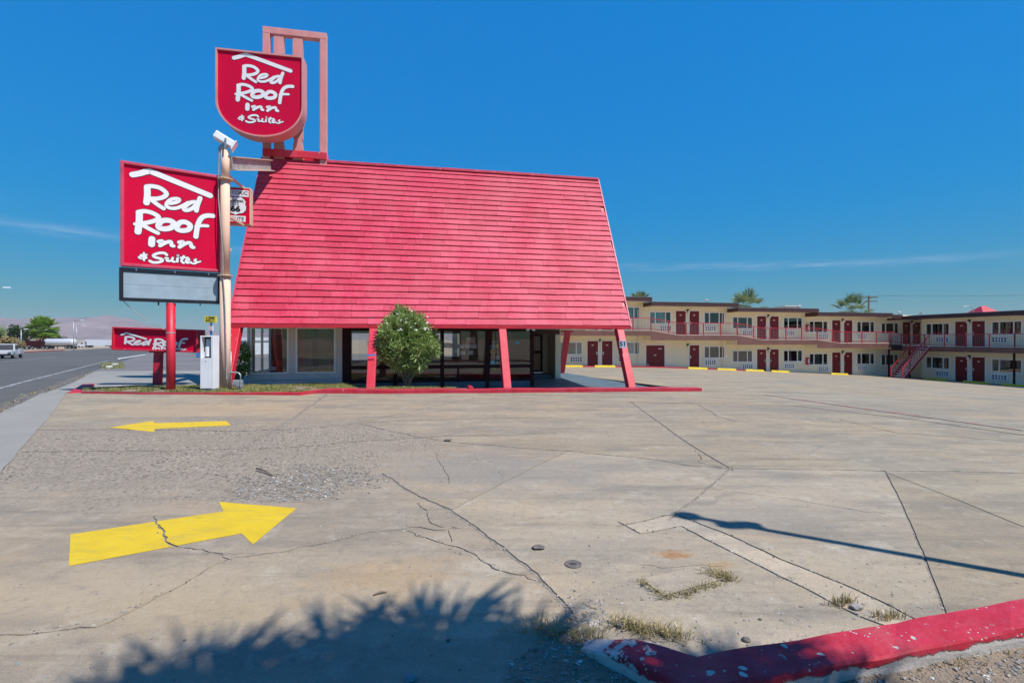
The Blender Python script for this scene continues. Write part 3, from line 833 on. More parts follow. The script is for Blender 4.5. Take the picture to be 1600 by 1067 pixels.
for c in range(NC):
    x = -.01 - ((c % 2)*.5 + rs.uniform(0,.35)*(c%3)) * SHL * .8; x0 = x
    while x0 < LEN:
        x1 = x0 + SHL*rs.uniform(.97,1.03)
        a, b = max(x0, 0), min(x1, LEN) - .007
        if b - a > .15:
            dn, tl = rs.uniform(0,.012), rs.uniform(-.011,.011)
            if cnt < 299:
                m = MB(); shingle_mb(m, a, b, c, dn, tl); m.build('shingle', M['roof'], off)
            else: shingle_mb(rest, a, b, c, dn, tl)
            cnt += 1
        x0 = x1
stuff(rest.build('upper_shingles', M['roof'], off))
# ridge cap: weathered boards with the paint coming off
M['ridge'] = paint('peeling_ridge_paint', (.55,.05,.09), .6, .2, 3, (.70,.64,.60), .36, 6)
for i in range(5):
    a, b = 2.62 + i*2.48, min(2.62 + (i+1)*2.48 - .012, LEN+.02)
    m = MB(); m.box(a, b, RY-.13, RY+.10, RZ-.05 + rs.uniform(-.008,.008), RZ+.055 + rs.uniform(-.008,.012)); m.build('ridge_board', M['ridge'], off, bevel=.008)
for xx, nm in ((-.055,'rake_board'), (LEN+.004,'rake_board')):
    m = MB()
    m.hexa([slp(xx,-.06,-.20),slp(xx+.05,-.06,-.20),slp(xx+.05,-.06,.055),slp(xx,-.06,.055)],[slp(xx,SLEN,-.20),slp(xx+.05,SLEN,-.20),slp(xx+.05,SLEN,.055),slp(xx,SLEN,.055)])
    m.build(nm, M['sign_trim'], off)
m = MB(); m.box(.02, LEN-.02, -.045, .10, EZ-.13, EZ+.01); m.build('eave_fascia', M['rail_red'], off, bevel=.008)
m = MB(); m.box(.02, LEN-.02, 2*RY-.1, 2*RY+.05, EZ-.13, EZ+.01); m.build('rear_fascia', M['rail_red'], off)
m = MB(); m.box(.03, LEN-.03, .10, 2*RY-.1, EZ-.05, EZ-.02); m.build('soffit', M['cream_trim'], off)
for xx in (.12, LEN-.22):
    m = MB(); m.prism([(0.25,EZ+.05),(2*RY-.25,EZ+.05),(RY,RZ-.5)], 0, .1, Matrix(((0,0,1,xx),(1,0,0,0),(0,1,0,0),(0,0,0,1)))); m.build('gable_wall', M['cream'], off)
# slanting posts that carry the roof slope down to the ground
def leg(x, rear, zb):
    run = (EZ-.1-zb)/SU.z*SU.y
    y0 = .17; h = .17
    m = MB(); sgn = 1
    prof_t, prof_b = (y0, EZ-.07), (y0-run, zb)
    for (xa,xb) in ((x-.145,x+.145),):
        if not rear:
            b = [(xa,prof_b[0]-h,zb),(xb,prof_b[0]-h,zb),(xb,prof_b[0]+h,zb),(xa,prof_b[0]+h,zb)]
            t = [(xa,prof_t[0]-h,EZ-.07),(xb,prof_t[0]-h,EZ-.07),(xb,prof_t[0]+h,EZ-.07),(xa,prof_t[0]+h,EZ-.07)]
        else:
            Y = 2*RY
            b = [(xa,Y-prof_b[0]-h,zb),(xb,Y-prof_b[0]-h,zb),(xb,Y-prof_b[0]+h,zb),(xa,Y-prof_b[0]+h,zb)]
            t = [(xa,Y-prof_t[0]-h,EZ-.07),(xb,Y-prof_t[0]-h,EZ-.07),(xb,Y-prof_t[0]+h,EZ-.07),(xa,Y-prof_t[0]+h,EZ-.07)]
        m.hexa(b, t)
    return m.build('post', M['red'], off, bevel=.015)
for x in (.22, 4.88, 9.72, 14.58):
    leg(x, False, -.30); leg(x, True, -.30)
# painted plank wall with two picture windows
WY = 1.9
T0 = Matrix.Translation
def plate(x0,x1,z0,z1,y0,y1,name,m,parent=off,bevel=0): 
    mb = MB(); mb.box(x0,x1,y0,y1,z0,z1); return mb.build(name, m, parent, bevel=bevel)
plate(-.02,.09,-.2,EZ-.06,WY-.06,WY+.09,'wall_post',M['grey_wall'],bevel=.006)
plate(1.49,1.75,.445,EZ-.06,WY-.06,WY+.09,'wall_post',M['grey_wall'],bevel=.006)
plate(3.25,3.50,-.2,EZ-.06,WY-.06,WY+.09,'wall_post',M['grey_wall'],bevel=.006)
plate(.09,3.25,.20,.44,WY-.055,WY+.08,'sill_board',M['grey_wall'],bevel=.006)
plate(.09,3.25,-.2,.19,WY-.03,WY+.08,'base_board',M['grey_wall'],bevel=.006)
for a,b in ((.09,1.49),(1.75,3.25)):
    w = MB()
    w.box(a,a+.06,WY-.085,WY+.02,.445,EZ-.07); w.box(b-.06,b,WY-.085,WY+.02,.445,EZ-.07); w.box(a+.06,b-.06,WY-.085,WY+.02,.445,.50); w.box(a+.06,b-.06,WY-.085,WY+.02,EZ-.13,EZ-.07)
    wo = w.build('window', M['white_frame'], off)
    p = MB(); p.box(a+.045,b-.045,WY-.02,WY-.012,.485,EZ-.115); p.build('pane', M['glass'], wo)
# glazed maroon lobby front
xs = [3.50, 5.5, 7.4, 9.3, 11.25]
for i,x in enumerate(xs):
    w = .16 if i else .34
    plate(x+.003, x+w, -.38, EZ-.06, WY-.06, WY+.08, 'mullion', M['frame_brown'], bevel=.006)
for i in range(4):
    a = xs[i] + (.16 if i else .34); b = xs[i+1] + .003
    plate(a,b,2.14,EZ-.06,WY-.05,WY+.06,'head_rail',M['frame_brown'])
    plate(a,b,.58,.72,WY-.05,WY+.05,'transom',M['frame_brown'])
    plate(a,b,.02,.12,WY-.05,WY+.05,'foot_rail',M['frame_brown']); plate(a,b,-.4,.017,WY-.04,WY+.08,'shade_strip',M['porch'])  # added strip under the glass, dark paint passes for shaded porch floor
    p = MB(); p.box(a,b,WY-.006,WY+.004,.72,2.14); p.build('pane', M['glass'], off)
    p = MB(); p.box(a,b,WY-.006,WY+.004,.12,.58); p.build('pane', M['glass'], off)
plate(7.56+.55,7.56+.63,-.0,.58,WY-.05,WY+.05,'door_stile',M['frame_brown'])
# right side of the lobby block and the annex behind it
plate(11.30,11.40,-.3,EZ-.06,WY+.08,6.8,'side_wall',M['frame_brown'])
ax = MB()
ax.box(11.41,12.08,6.8,6.95,-.3,EZ-.06); ax.box(13.08,13.34,6.8,6.95,-.3,EZ-.06); ax.box(12.08,13.08,6.8,6.95,2.12,EZ-.06)
ax.box(13.34,13.5,5.3,6.95,-.3,EZ-.06)
ax.build('annex_wall', M['cream'], off)
plate(13.30,13.54,5.12,5.30,-.3,EZ-.06,'annex_post',M['white_frame']) if False else None
m = MB(); m.box(13.28,13.56,5.05,5.295,-.3,EZ-.06); m.build('annex_post', M['cream_trim'], off, bevel=.01)
m = MB(); m.box(11.43,13.5,5.0,5.2,EZ-.30,EZ-.06); m.build('annex_beam', M['dark_brown'], off)
m = MB(); m.box(11.41,13.3,5.4,6.8,-.3,.0); m.build('annex_step', M['porch'], off)
dr = MB(); dr.box(12.10,13.06,6.84,6.90,.02,2.10); dro = dr.build('annex_door', M['interior'], off)
m = MB()
for a,b,c2,d2 in ((12.10,12.2,.02,2.1),(12.96,13.06,.02,2.1),(12.2,12.96,1.98,2.1),(12.2,12.96,1.05,1.17),(12.2,12.96,.02,.12)): m.box(a,b,6.80,6.84,c2,d2)
m.build('door_frame', M['frame_brown'], dro)
m = MB()
for i in range(5): m.box(12.24+i*.15,12.30+i*.15,6.81,6.835,1.2,1.95)
m.build('grille_bar', M['white_frame'], dro)
# inside of the lobby
m = MB(); m.box(.05,11.3,WY+.1,6.75,-.3,-.06); m.build('lobby_floor', M['tile'], off)
bw = MB()
for a,b in ((.12,3.2),(4.9,7.0),(8.6,11.3)): bw.box(a,b,6.75,6.9,-.3,EZ-.06)
for a,b in ((3.2,4.9),(7.0,8.6)): bw.box(a,b,6.75,6.9,-.3,.75); bw.box(a,b,6.75,6.9,2.1,EZ-.06)
bw.build('back_wall', M['interior'], off)
for a,b in ((3.2,4.9),(7.0,8.6)):  # rear windows added to let more daylight into the lobby
    m = MB(); m.box(a,b,6.82,6.828,.75,2.1); m.build('added_rear_pane', M['glass'], off)
m = MB(); m.box(.02,.12,WY+.09,2.3,-.3,EZ-.06); m.box(.02,.12,4.4,6.75,-.3,EZ-.06); m.box(.02,.12,2.3,4.4,-.3,.5); m.box(.03,.11,3.3,3.38,.5,EZ-.06); m.build('side_wall', M['cream_trim'], off)
m = MB(); m.box(5.9,6.0,3.9,6.7,-.06,EZ-.06); m.box(2.6,2.75,4.4,6.7,-.06,EZ-.06); m.build('partition', M['interior'], off)
m = MB(); m.box(.15,.2,5.2,6.2,.3,2.0); m.build('inner_panel', M['chair_red'], off)
def drape(x0, x1, y, mat_):
    n = 14; vs = []
    for i in range(n+1):
        x = x0+(x1-x0)*i/n; yy = y + .035*math.sin(i*1.9); vs += [(x,yy,.1),(x,yy,EZ-.1)]
    q = MB(); q.add(vs, [(2*i,2*i+2,2*i+3,2*i+1) for i in range(n)]); q.build('drape', mat_, off)
drape(1.78, 2.0, WY+.22, M['chair_red']); drape(2.28, 2.5, WY+.30, M['frame_brown']); drape(2.95, 3.22, WY+.22, M['wood']); drape(1.2, 1.46, WY+.22, M['wood'])
pt = thing('potted_plant', 'dark leafy potted plant behind the right picture window of the office', 'plant', OM @ T0((2.55, 2.75, -.06)))
q = MB(); q.lathe([(.14,0),(.2,.34),(.18,.35)],12); q.build('pot', M['wood'], pt)
fr_ = np.random.default_rng(77); q = MB()
for i in range(70):
    a_ = fr_.uniform(0,6.28); l_ = fr_.uniform(.35,1.0); up_ = fr_.uniform(.4,1.25)
    d_ = np.array([math.cos(a_)*.38*l_, math.sin(a_)*.38*l_, up_]); p_ = np.array([-math.sin(a_)*.03, math.cos(a_)*.03, 0]); b_ = np.array([0,0,.34])
    q.add([b_, b_+d_*.6+p_, b_+d_, b_+d_*.6-p_],[(0,1,2,3)])
q.build('leaves', M['bright_leaf'], pt)
ctr = thing('reception_counter', 'dark wood reception counter behind the lobby glass right of the shrub', 'counter', OM @ Matrix.Translation((7.6,3.5,-.06)))
m = MB(); m.box(-1.1,1.7,0,.6,0,1.0); m.build('cabinet', M['wood'], ctr)
m = MB(); m.box(-1.2,1.8,-.08,.68,1.0,1.06); m.build('counter_top', M['wood'], ctr, bevel=.01)
# papers and notices on the glass and counter
rs2 = random.Random(5)
for i,(px,py,w,h,lab) in enumerate(((697.5,539.5,.32,.21,'white paper notice leftmost in the row behind the lobby glass'),(706,540,.24,.20,'grey-white paper notice second in the row behind the lobby glass'),(716.5,541.5,.46,.16,'wide printer-like white box in the row behind the lobby glass'),(731,541,.26,.17,'white notice below the open sign in the lobby'),(740.5,541,.24,.17,'white notice rightmost in the row below the open sign'),(722,551.3,.28,.16,'white card on the counter front, lower left of a pair'),(735.5,551,.20,.18,'white card on the counter front, lower right of a pair'))):
    r = (px-800)/FPX; yy = WY+.02 if i < 5 else WY+.03
    bx, by = -9.92-.1857*yy, 16.93+.9826*yy
    lx = (by*r - bx)/(.9826-.1857*r); dep = by + .1857*lx; z = CAMH - (py-530)/FPX*dep
    m = MB(); m.box(-w/2,w/2,0,.02 if i!=2 else .2,-h/2,h/2)
    tag(m.build('notice', M['paper'], None, OM @ Matrix.Translation((lx,yy,z)), bevel=.003), lab, 'notice')
so = thing('open_sign', 'small orange and black hanging sign reading open inside the lobby glass', 'sign', OM @ Matrix.Translation((8.69,1.93,1.75)))
m = MB(); m.box(-.18,.18,0,.015,-.125,.125); m.build('board', M['white_letter'], so)
m = MB(); m.box(-.165,.165,-.008,-.001,-.105,.015); m.build('lower_panel', M['orange'], so)
m = MB(); m.box(.0,.15,-.008,-.001,.05,.085); m.build('upper_band', M['black'], so)
put('lettering', text_mesh('OPEN', .115, .001, .003), M['white_letter'], so, OM @ Matrix.Translation((8.69,1.918,1.706)) @ Matrix.Rotation(rad(90),4,'X'))
vm = thing('vending_machine', 'dark vending machine with rows of coloured cartons in the lobby', 'vending machine', OM @ Matrix.Translation((9.95,2.25,-.06)))
m = MB(); m.box(-.5,.5,.12,.9,0,1.85); m.box(-.5,-.42,0,.12,0,1.85); m.box(.30,.5,0,.12,0,1.85); m.box(-.42,.30,0,.12,1.72,1.85); m.box(-.42,.30,0,.12,0,.45); m.build('cabinet', M['black'], vm, bevel=.01)
for r_ in range(5):
    for c_ in range(5):
        m = MB(); m.box(-.40+c_*.14,-.29+c_*.14,.03,.11,.52+r_*.24,.52+r_*.24+.15)
        m.build('carton', M[['cyan','orange','sign_yellow','paper','rail_red','blue','lawn'][(r_*3+c_*2)%7]], vm)
def armchair(x, y, rz, label):
    t = thing('armchair', label, 'chair', OM @ rotz((x,y,-.06), rz), 'red lobby armchairs')
    m = MB(); m.box(-.38,.38,-.36,.36,.2,.45); m.build('seat', M['chair_red'], t, bevel=.04)
    m = MB(); m.box(-.38,.38,.28,.44,.3,.95); m.build('backrest', M['chair_red'], t, bevel=.04)
    for s in (-1,1):
        m = MB(); m.box(s*.40-.05,s*.40+.05,-.36,.36,.2,.62); m.build('armrest', M['black'], t, bevel=.02)
        for yy in (-.3,.3):
            m = MB(); m.box(s*.34-.025,s*.34+.025,yy-.025,yy+.025,0,.2); m.build('leg', M['black'], t)
    return t
armchair(1.0,2.95,20,'red armchair behind the left picture window of the office')
armchair(2.05,3.3,-30,'red armchair seen between the two picture windows of the office')
def side_chair(x,y,rz,label):
    t = thing('lobby_chair', label, 'chair', OM @ rotz((x,y,-.06), rz), 'steel legged lobby chairs')
    m = MB(); m.box(-.22,.22,-.22,.22,.43,.47); m.build('seat', M['chair_red'], t, bevel=.015)
    m = MB(); m.box(-.22,.22,.2,.24,.55,.9); m.build('backrest', M['chair_red'], t, bevel=.015)
    for sx in (-1,1):
        for sy in (-1,1):
            m = MB(); m.bar((sx*.19,sy*.18,.44),(sx*.24,sy*.24,0),.022); m.build('leg', M['chrome'], t)
    return t
side_chair(4.25,2.6,160,'steel legged red chair behind the glass left of the second slanting post')
side_chair(5.75,2.9,200,'steel legged red chair behind the glass right of the second slanting post')
tb = thing('lobby_table', 'low dark table with a paper on it behind the left picture window', 'table', OM @ rotz((.65,2.45,-.06),0))
m = MB(); m.box(-.5,.6,-.25,.25,.55,.6); m.build('table_top', M['wood'], tb)
for sx in (-.45,.55):
    m = MB(); m.box(sx-.03,sx+.03,-.2,.2,0,.55); m.build('leg', M['wood'], tb)
m = MB(); m.box(-.1,.14,-.12,.02,.0,.16); tag(m.build('paper_box', M['paper'], None, OM @ rotz((.75,2.38,.546),8)), 'white paper box on the table behind the left picture window', 'box')
m = MB(); m.box(9.6,9.82,WY-.012,WY-.008,1.58,1.66)
# small notices stuck to the glazing
m = MB(); m.box(0,.13,0,.006,0,.10); tag(m.build('sticker', M['cyan'], None, OM @ Matrix.Translation((10.62,WY-.016,1.60))), 'blue sticker high on the lobby glass right of the third slanting post', 'sticker')
m = MB(); m.box(0,.14,0,.006,0,.12); tag(m.build('sticker', M['cyan'], None, OM @ Matrix.Translation((9.55,WY-.016,.76))), 'pale blue sticker low on the lobby glass left of the third slanting post', 'sticker')
# soffit flood lamp
sl = thing('soffit_lamp', 'white twin flood lamp under the office eave right of the third post', 'lamp', OM @ Matrix.Translation((10.95,.55,EZ-.05)))
m = MB(); m.lathe([(.06,-.02),(.06,0)],10); m.build('mount', M['cam_white'], sl)
for s in (-1,1):
    m = MB(); m.tube([(0,0,-.03),(s*.07,-.05,-.07),(s*.15,-.12,-.10)],[.03,.05,.07],10); m.build('bulb', M['cam_white'], sl, smooth=True)
# plaque on the right-hand post
pl = thing('post_plaque', 'small grey plaque with dark number fixed to the rightmost slanting post', 'plaque', OM @ Matrix.Translation((14.47,-.53,1.60)) @ Matrix.Rotation(rad(-12),4,'Z') @ Matrix.Rotation(rad(-20),4,'X'))
m = MB(); m.box(-.15,.13,-.02,.0,-.15,.15); m.build('plate', M['board'], pl, bevel=.004)
put('lettering', text_mesh('51', .26, .002, .012), M['black'], pl, wmat(pl) @ Matrix.Translation((-.01,-.024,0)) @ Matrix.Rotation(rad(90),4,'X'))
LOGO = {
  'roof': [
    (0.083, 0, [(0.292, 2.792), (0.475, 2.868), (0.67, 2.962), (0.885, 2.925), (2.286, 2.481)]),
  ],
  'Red': [
    (0.083, 0, [(0.647, 2.477), (0.649, 2.215), (0.63, 1.993)]),
    (0.064, 0, [(0.639, 2.49), (0.769, 2.525), (0.968, 2.501), (1.124, 2.372), (1.071, 2.249), (0.905, 2.163), (0.74, 2.134)]),
    (0.06, 0, [(0.732, 2.118), (0.89, 1.988), (1.054, 1.88)]),
    (0.052, 0, [(1.225, 2.059), (1.396, 2.13), (1.461, 2.218), (1.361, 2.236), (1.216, 2.167), (1.124, 2.001), (1.21, 1.918), (1.381, 1.938), (1.554, 2.041), (1.693, 2.159)]),
    (0.058, 0, [(1.934, 2.21), (1.782, 2.185), (1.642, 2.056), (1.578, 1.94), (1.652, 1.906), (1.802, 1.993), (1.934, 2.168)]),
    (0.067, 0, [(2.013, 2.352), (1.944, 2.127), (1.91, 1.934)]),
  ],
  'Roof': [
    (0.087, 0, [(0.455, 1.648), (0.45, 1.376), (0.421, 1.073)]),
    (0.05, 0, [(0.35, 1.301), (0.462, 1.327)]),
    (0.064, 0, [(0.427, 1.674), (0.58, 1.726), (0.776, 1.699), (0.93, 1.6), (0.877, 1.499), (0.713, 1.41), (0.502, 1.333)]),
    (0.058, 0, [(0.502, 1.312), (0.715, 1.19), (0.911, 1.093)]),
    (0.079, 1, [(0.926, 1.332), (1.003, 1.473), (1.163, 1.525), (1.309, 1.47), (1.276, 1.329), (1.115, 1.249), (0.963, 1.255)]),
    (0.075, 1, [(1.393, 1.346), (1.473, 1.487), (1.613, 1.528), (1.746, 1.442), (1.707, 1.305), (1.546, 1.247), (1.423, 1.27)]),
    (0.071, 0, [(2.366, 1.829), (2.203, 1.815), (2.067, 1.736), (1.973, 1.555), (1.927, 1.335), (1.899, 1.096)]),
    (0.05, 0, [(1.908, 1.428), (2.061, 1.471), (2.217, 1.482)]),
  ],
  'Inn': [
    (0.087, 0, [(0.764, 0.898), (0.755, 0.726)]),
    (0.054, 0, [(0.93, 0.832), (1.017, 0.857), (1.026, 0.817), (0.968, 0.71)]),
    (0.054, 0, [(0.968, 0.71), (1.119, 0.824), (1.238, 0.859), (1.26, 0.751), (1.308, 0.735)]),
    (0.054, 0, [(1.454, 0.868), (1.546, 0.894), (1.55, 0.848), (1.464, 0.716)]),
    (0.054, 0, [(1.464, 0.716), (1.621, 0.846), (1.748, 0.878), (1.782, 0.763), (1.836, 0.747)]),
  ],
  'amp': [
    (0.027, 0, [(0.566, 0.445), (0.568, 0.215)]),
    (0.025, 0, [(0.636, 0.396), (0.493, 0.376), (0.518, 0.334), (0.62, 0.339)]),
    (0.025, 0, [(0.51, 0.337), (0.437, 0.299), (0.51, 0.262), (0.632, 0.295)]),
  ],
  'Suites': [
    (0.04, 0, [(1.136, 0.438), (1.071, 0.49), (0.92, 0.469), (0.801, 0.392), (0.846, 0.337), (0.997, 0.299), (1.026, 0.246), (0.923, 0.188), (0.79, 0.175), (0.71, 0.212)]),
    (0.031, 0, [(1.103, 0.335), (1.166, 0.333), (1.138, 0.255), (1.244, 0.265), (1.291, 0.362)]),
    (0.031, 0, [(1.291, 0.356), (1.275, 0.255), (1.344, 0.241)]),
    (0.035, 0, [(1.416, 0.354), (1.408, 0.252)]),
    (0.037, 0, [(1.424, 0.447), (1.426, 0.439)]),
    (0.035, 0, [(1.576, 0.438), (1.518, 0.283), (1.575, 0.225)]),
    (0.027, 0, [(1.494, 0.383), (1.688, 0.402)]),
    (0.029, 0, [(1.645, 0.283), (1.719, 0.329), (1.697, 0.369), (1.631, 0.299), (1.663, 0.234), (1.77, 0.265)]),
    (0.029, 0, [(1.903, 0.369), (1.859, 0.321), (1.923, 0.284), (1.86, 0.227), (1.788, 0.235)]),
    (0.025, 0, [(1.86, 0.231), (2.022, 0.311)]),
  ],
}
def spline(pts, closed, step=5):
    P = [np.array(p, float) for p in pts]; n = len(P)
    if n < 3: return [tuple(p) for p in P]
    out = []
    for i in range(n if closed else n-1):
        if closed: p0,p1,p2,p3 = P[i-1],P[i],P[(i+1)%n],P[(i+2)%n]
        else: p0,p1,p2,p3 = P[max(i-1,0)],P[i],P[i+1],P[min(i+2,n-1)]
        for k in range(step):
            t = k/step
            out.append(tuple(.5*((2*p1)+(-p0+p2)*t+(2*p0-5*p1+4*p2-p3)*t*t+(-p0+3*p1-3*p2+p3)*t**3)))
    if not closed: out.append(tuple(P[-1]))
    return out
def stroke(mb, pts, r, closed, y, th, M4):
    """a round-ended brush stroke raised th in front of the face, at depth y"""
    P = [np.array(p) for p in pts]; n = len(P); L = []; R = []
    for i in range(n):
        a = P[(i-1)%n] if closed or i else P[0]; b = P[(i+1)%n] if closed or i < n-1 else P[-1]
        d = b-a; d /= np.linalg.norm(d)+1e-9; nr = np.array((-d[1],d[0]))
        L.append(P[i]+nr*r); R.append(P[i]-nr*r)
    if closed:
        for i in range(n):
            j = (i+1)%n
            q = [L[i],L[j],R[j],R[i]]
            mb.add([(p[0],y,p[1]) for p in q]+[(p[0],y-th,p[1]) for p in q], [(4,5,6,7),(0,1,5,4),(2,3,7,6)], M4)
        return
    d0 = P[0]-P[1]; d0 /= np.linalg.norm(d0)+1e-9; d1 = P[-1]-P[-2]; d1 /= np.linalg.norm(d1)+1e-9
    def cap(c, d):
        a0 = math.atan2(d[1],d[0]); return [c + r*np.array((math.cos(a0+t),math.sin(a0+t))) for t in np.linspace(-math.pi/2, math.pi/2, 9)[1:-1]]
    for i in range(n-1):
        q = [L[i],L[i+1],R[i+1],R[i]]
        mb.add([(p[0],y,p[1]) for p in q]+[(p[0],y-th,p[1]) for p in q], [(4,5,6,7),(0,1,5,4),(2,3,7,6)], M4)
    for c, d, e0, e1 in ((P[0],d0,L[0],R[0]), (P[-1],d1,R[-1],L[-1])):
        ring = [e0]+cap(c,d)+[e1]
        if c is P[0]: ring = [R[0]] + cap(c,d)[::1] + [L[0]]
        ring = [c + r*np.array((math.cos(t),math.sin(t))) for t in np.linspace(0,2*math.pi,15)[:-1]]
        m = len(ring)
        mb.add([(p[0],y,p[1]) for p in ring]+[(p[0],y-th-.0004,p[1]) for p in ring], [tuple(range(m,2*m))]+[(i,(i+1)%m,m+(i+1)%m,m+i) for i in range(m)], M4)
def letters(parent, groups, fm, y=0.0, rim=.016, thick=1.0):
    """groups: (name, fn mapping logo metres to face metres, scale of brush); face frame fm: x right, z up, -y out"""
    w = MB(); o = MB(); k = 0
    for name, fn, sc in groups:
        for r, closed, pts in LOGO[name]:
            P = [fn(*p) for p in spline(pts, closed)]
            stroke(o, P, r*sc*thick + rim, closed, y, .004 + .0003*(k % 9), fm)
            stroke(w, P, r*sc*thick, closed, y, .012 + .0005*(k % 9), fm)
            k += 1
    o.build('lettering_outline', M['outline'], parent, Matrix.Identity(4))
    w.build('lettering', M['white_letter'], parent, Matrix.Identity(4))
FULL = ('roof','Red','Roof','Inn','amp','Suites')

# ---- big roadside sign, set square to the road
SW, SH = 2.62, 3.17
sang = math.degrees(math.atan2(.645, 1))
SM = rotz((-11.77, 14.5, 0), sang)
bs = thing('road_sign', 'big square red motel sign with white brush lettering above a reader board', 'sign', SM)
Z0 = 4.0
m = MB(); m.box(0,SW,.03,.24,Z0,Z0+SH); m.build('cabinet', M['sign_trim'], bs, bevel=.02)
m = MB(); m.box(.08,SW-.08,.012,.029,Z0+.08,Z0+SH-.08); m.build('face', M['sign_red'], bs)
m = MB(); m.box(0,SW,-.05,.03,Z0+SH-.09,Z0+SH); m.box(0,SW,-.05,.03,Z0,Z0+.09); m.box(0,.09,-.05,.03,Z0+.09,Z0+SH-.09); m.box(SW-.09,SW,-.05,.03,Z0+.09,Z0+SH-.09)
m.build('rim', M['sign_trim'], bs, bevel=.012)
letters(bs, [(n, lambda x,z: (x,z), 1.0) for n in FULL], SM @ Matrix.Translation((0,.0115,Z0)))
rb = MB()
ZB = Z0-1.04
rb.box(-.03,SW-.02,.05,.24,ZB,ZB+1.0); rb.build('reader_cabinet', M['black'], bs, bevel=.01)
m = MB(); m.box(.07,SW-.12,.034,.048,ZB+.10,ZB+.50); m.build('reader_panel', M['board'], bs)
m = MB(); m.box(.07,SW-.12,.032,.048,ZB+.505,ZB+.88); m.build('reader_panel', M['board'], bs)
m = MB(); m.box(-.03,SW-.02,0,.05,ZB+.90,ZB+1.0); m.box(-.03,SW-.02,0,.05,ZB,ZB+.09); m.box(-.03,.06,0,.05,ZB+.09,ZB+.9); m.box(SW-.11,SW-.02,0,.05,ZB+.09,ZB+.9); m.build('reader_rim', M['black'], bs)
m = MB()
for xx in (.38,1.35,2.25): m.box(xx-.012,xx+.012,-.012,-.001,ZB+.92,ZB+1.03)
m.build('clip', M['chrome'], bs)
m = MB(); m.box(.9,.94,.1,.14,ZB-.10,ZB); m.box(2.0,2.03,.1,.13,ZB-.07,ZB); m.build('drain_stub', M['black'], bs)
m = MB()
for zz in (Z0+.75, Z0+2.45): m.box(SW,SW+.28,.12,.26,zz,zz+.09)
m.box(SW+.002,SW+.13,.10,.30,ZB-.2,Z0+3.0)
m.build('bracket', M['beige_metal'], bs)

# ---- the beige steel pole
PX, PY = -9.42, 15.85
bp = thing('sign_pole', 'tall beige stepped steel pole between the road sign and the red roof', 'pole', rotz((PX,PY,0),0))
m = MB(); m.tube([(0,0,-.2),(0,0,3.86)],[.165,.155],20,True); m.build('lower_shaft', M['beige_pole'], bp, smooth=False)
m = MB(); m.tube([(0,0,3.89),(0,0,7.02)],[.135,.135],20); m.build('middle_shaft', M['beige_pole'], bp)
m = MB(); m.tube([(0,0,7.05),(0,0,7.98)],[.125,.125],20); m.build('upper_shaft', M['beige_pole'], bp)
for zz in (3.86, 7.02):
    m = MB(); m.lathe([(.23,zz),(.23,zz+.03)],20); m.build('flange', M['beige_metal'], bp)
for o in bp.children:
    for p in o.data.polygons: p.use_smooth = len(p.vertices) == 4
m = MB()
m.tube([(-.14,-.1,7.9),(-.17,-.08,7.2),(-.15,-.12,6.4),(-.06,-.165,5.6),(.02,-.165,4.6),(.03,-.17,3.8),(.09,-.175,3.0),(.12,-.17,1.8),(.14,-.16,.5)],.018,6); m.build('conduit', M['grey_steel'], bp)
cm = thing('security_camera', 'white boxy floodlight camera tilted on top of the beige pole', 'camera', rotz((PX,PY,7.98),0))
cT = Matrix.Translation((.02,-.02,.30)) @ Matrix.Rotation(rad(25),4,'Z') @ Matrix.Rotation(rad(28),4,'Y')
m = MB(); m.box(-.34,.26,-.17,.17,-.10,.13,cT); m.build('housing', M['cam_white'], cm, bevel=.02)
m = MB(); m.box(.262,.30,-.20,.20,-.16,.17,cT); m.build('visor', M['cam_white'], cm, bevel=.008)
m = MB(); m.bar((.12,-.2,-.02),(.13,-.2,.33),.05,.02); m.bar((-.1,.17,-.02),(-.05,.17,.33),.05,.02); m.tube([(-.1,0,0),(-.06,0,.12),(-.04,0,.22)],[.09,.10,.07],10); m.build('yoke', M['galv'], cm)
m = MB(); m.tube([(-.12,-.05,-.08),(-.19,-.05,.03),(-.16,-.03,.14),(-.08,0,.18)],.028,8); m.build('cable', M['grey_steel'], cm, smooth=True)

# ---- arm from the pole to the ridge
am = thing('steel_arm', 'grey steel channel arm running from the beige pole to the roof ridge', 'beam')
pa, pb = Vector((PX+.1,PY+.12,7.62)), Vector((-10.05,20.0,9.0))
d = (pb-pa)
m = MB(); m.bar(pa, pb, .10, .40); m.build('web', M['grey_steel'], am)
m = MB(); m.bar(pa+Vector((0,0,.215)), pb+Vector((0,0,.215)), .30, .03); m.bar(pa-Vector((0,0,.215)), pb-Vector((0,0,.215)), .42, .03); m.build('flange', M['beige_metal'], am)

# ---- historic route sign on the pole
HM = rotz((-9.86, 17.2, .19), 14) @ Matrix.Scale(.893, 4)
hs = thing('route_sign', 'red route 66 sign with a white shield behind the beige pole', 'sign', HM)
hz = (6.40, 7.86)
m = MB(); m.box(-.54,.56,.02,.34,hz[0]-.02,hz[1]+.02); m.build('cabinet', M['beige_metal'], hs, bevel=.02)
m = MB(); m.box(-.49,.51,.0,.018,hz[0]+.03,hz[1]-.03); m.build('face', M['sign_red'], hs)
m = MB(); m.box(-.46,.48,-.008,-.001,hz[1]-.36,hz[1]-.10); m.build('upper_panel', M['white_letter'], hs)
m = MB(); m.box(-.35,.37,-.008,-.001,hz[0]+.10,hz[0]+.33); m.build('lower_panel', M['white_letter'], hs)
def shield(s):
    right = [(0,.40),(.10,.36),(.18,.40),(.27,.33),(.36,.20),(.33,.10),(.37,-.03),(.36,-.17),(.26,-.30),(.10,-.34),(0,-.40)]
    return [(x*s, z*s) for x,z in right] + [(-x*s, z*s) for x,z in right[-2:0:-1]]
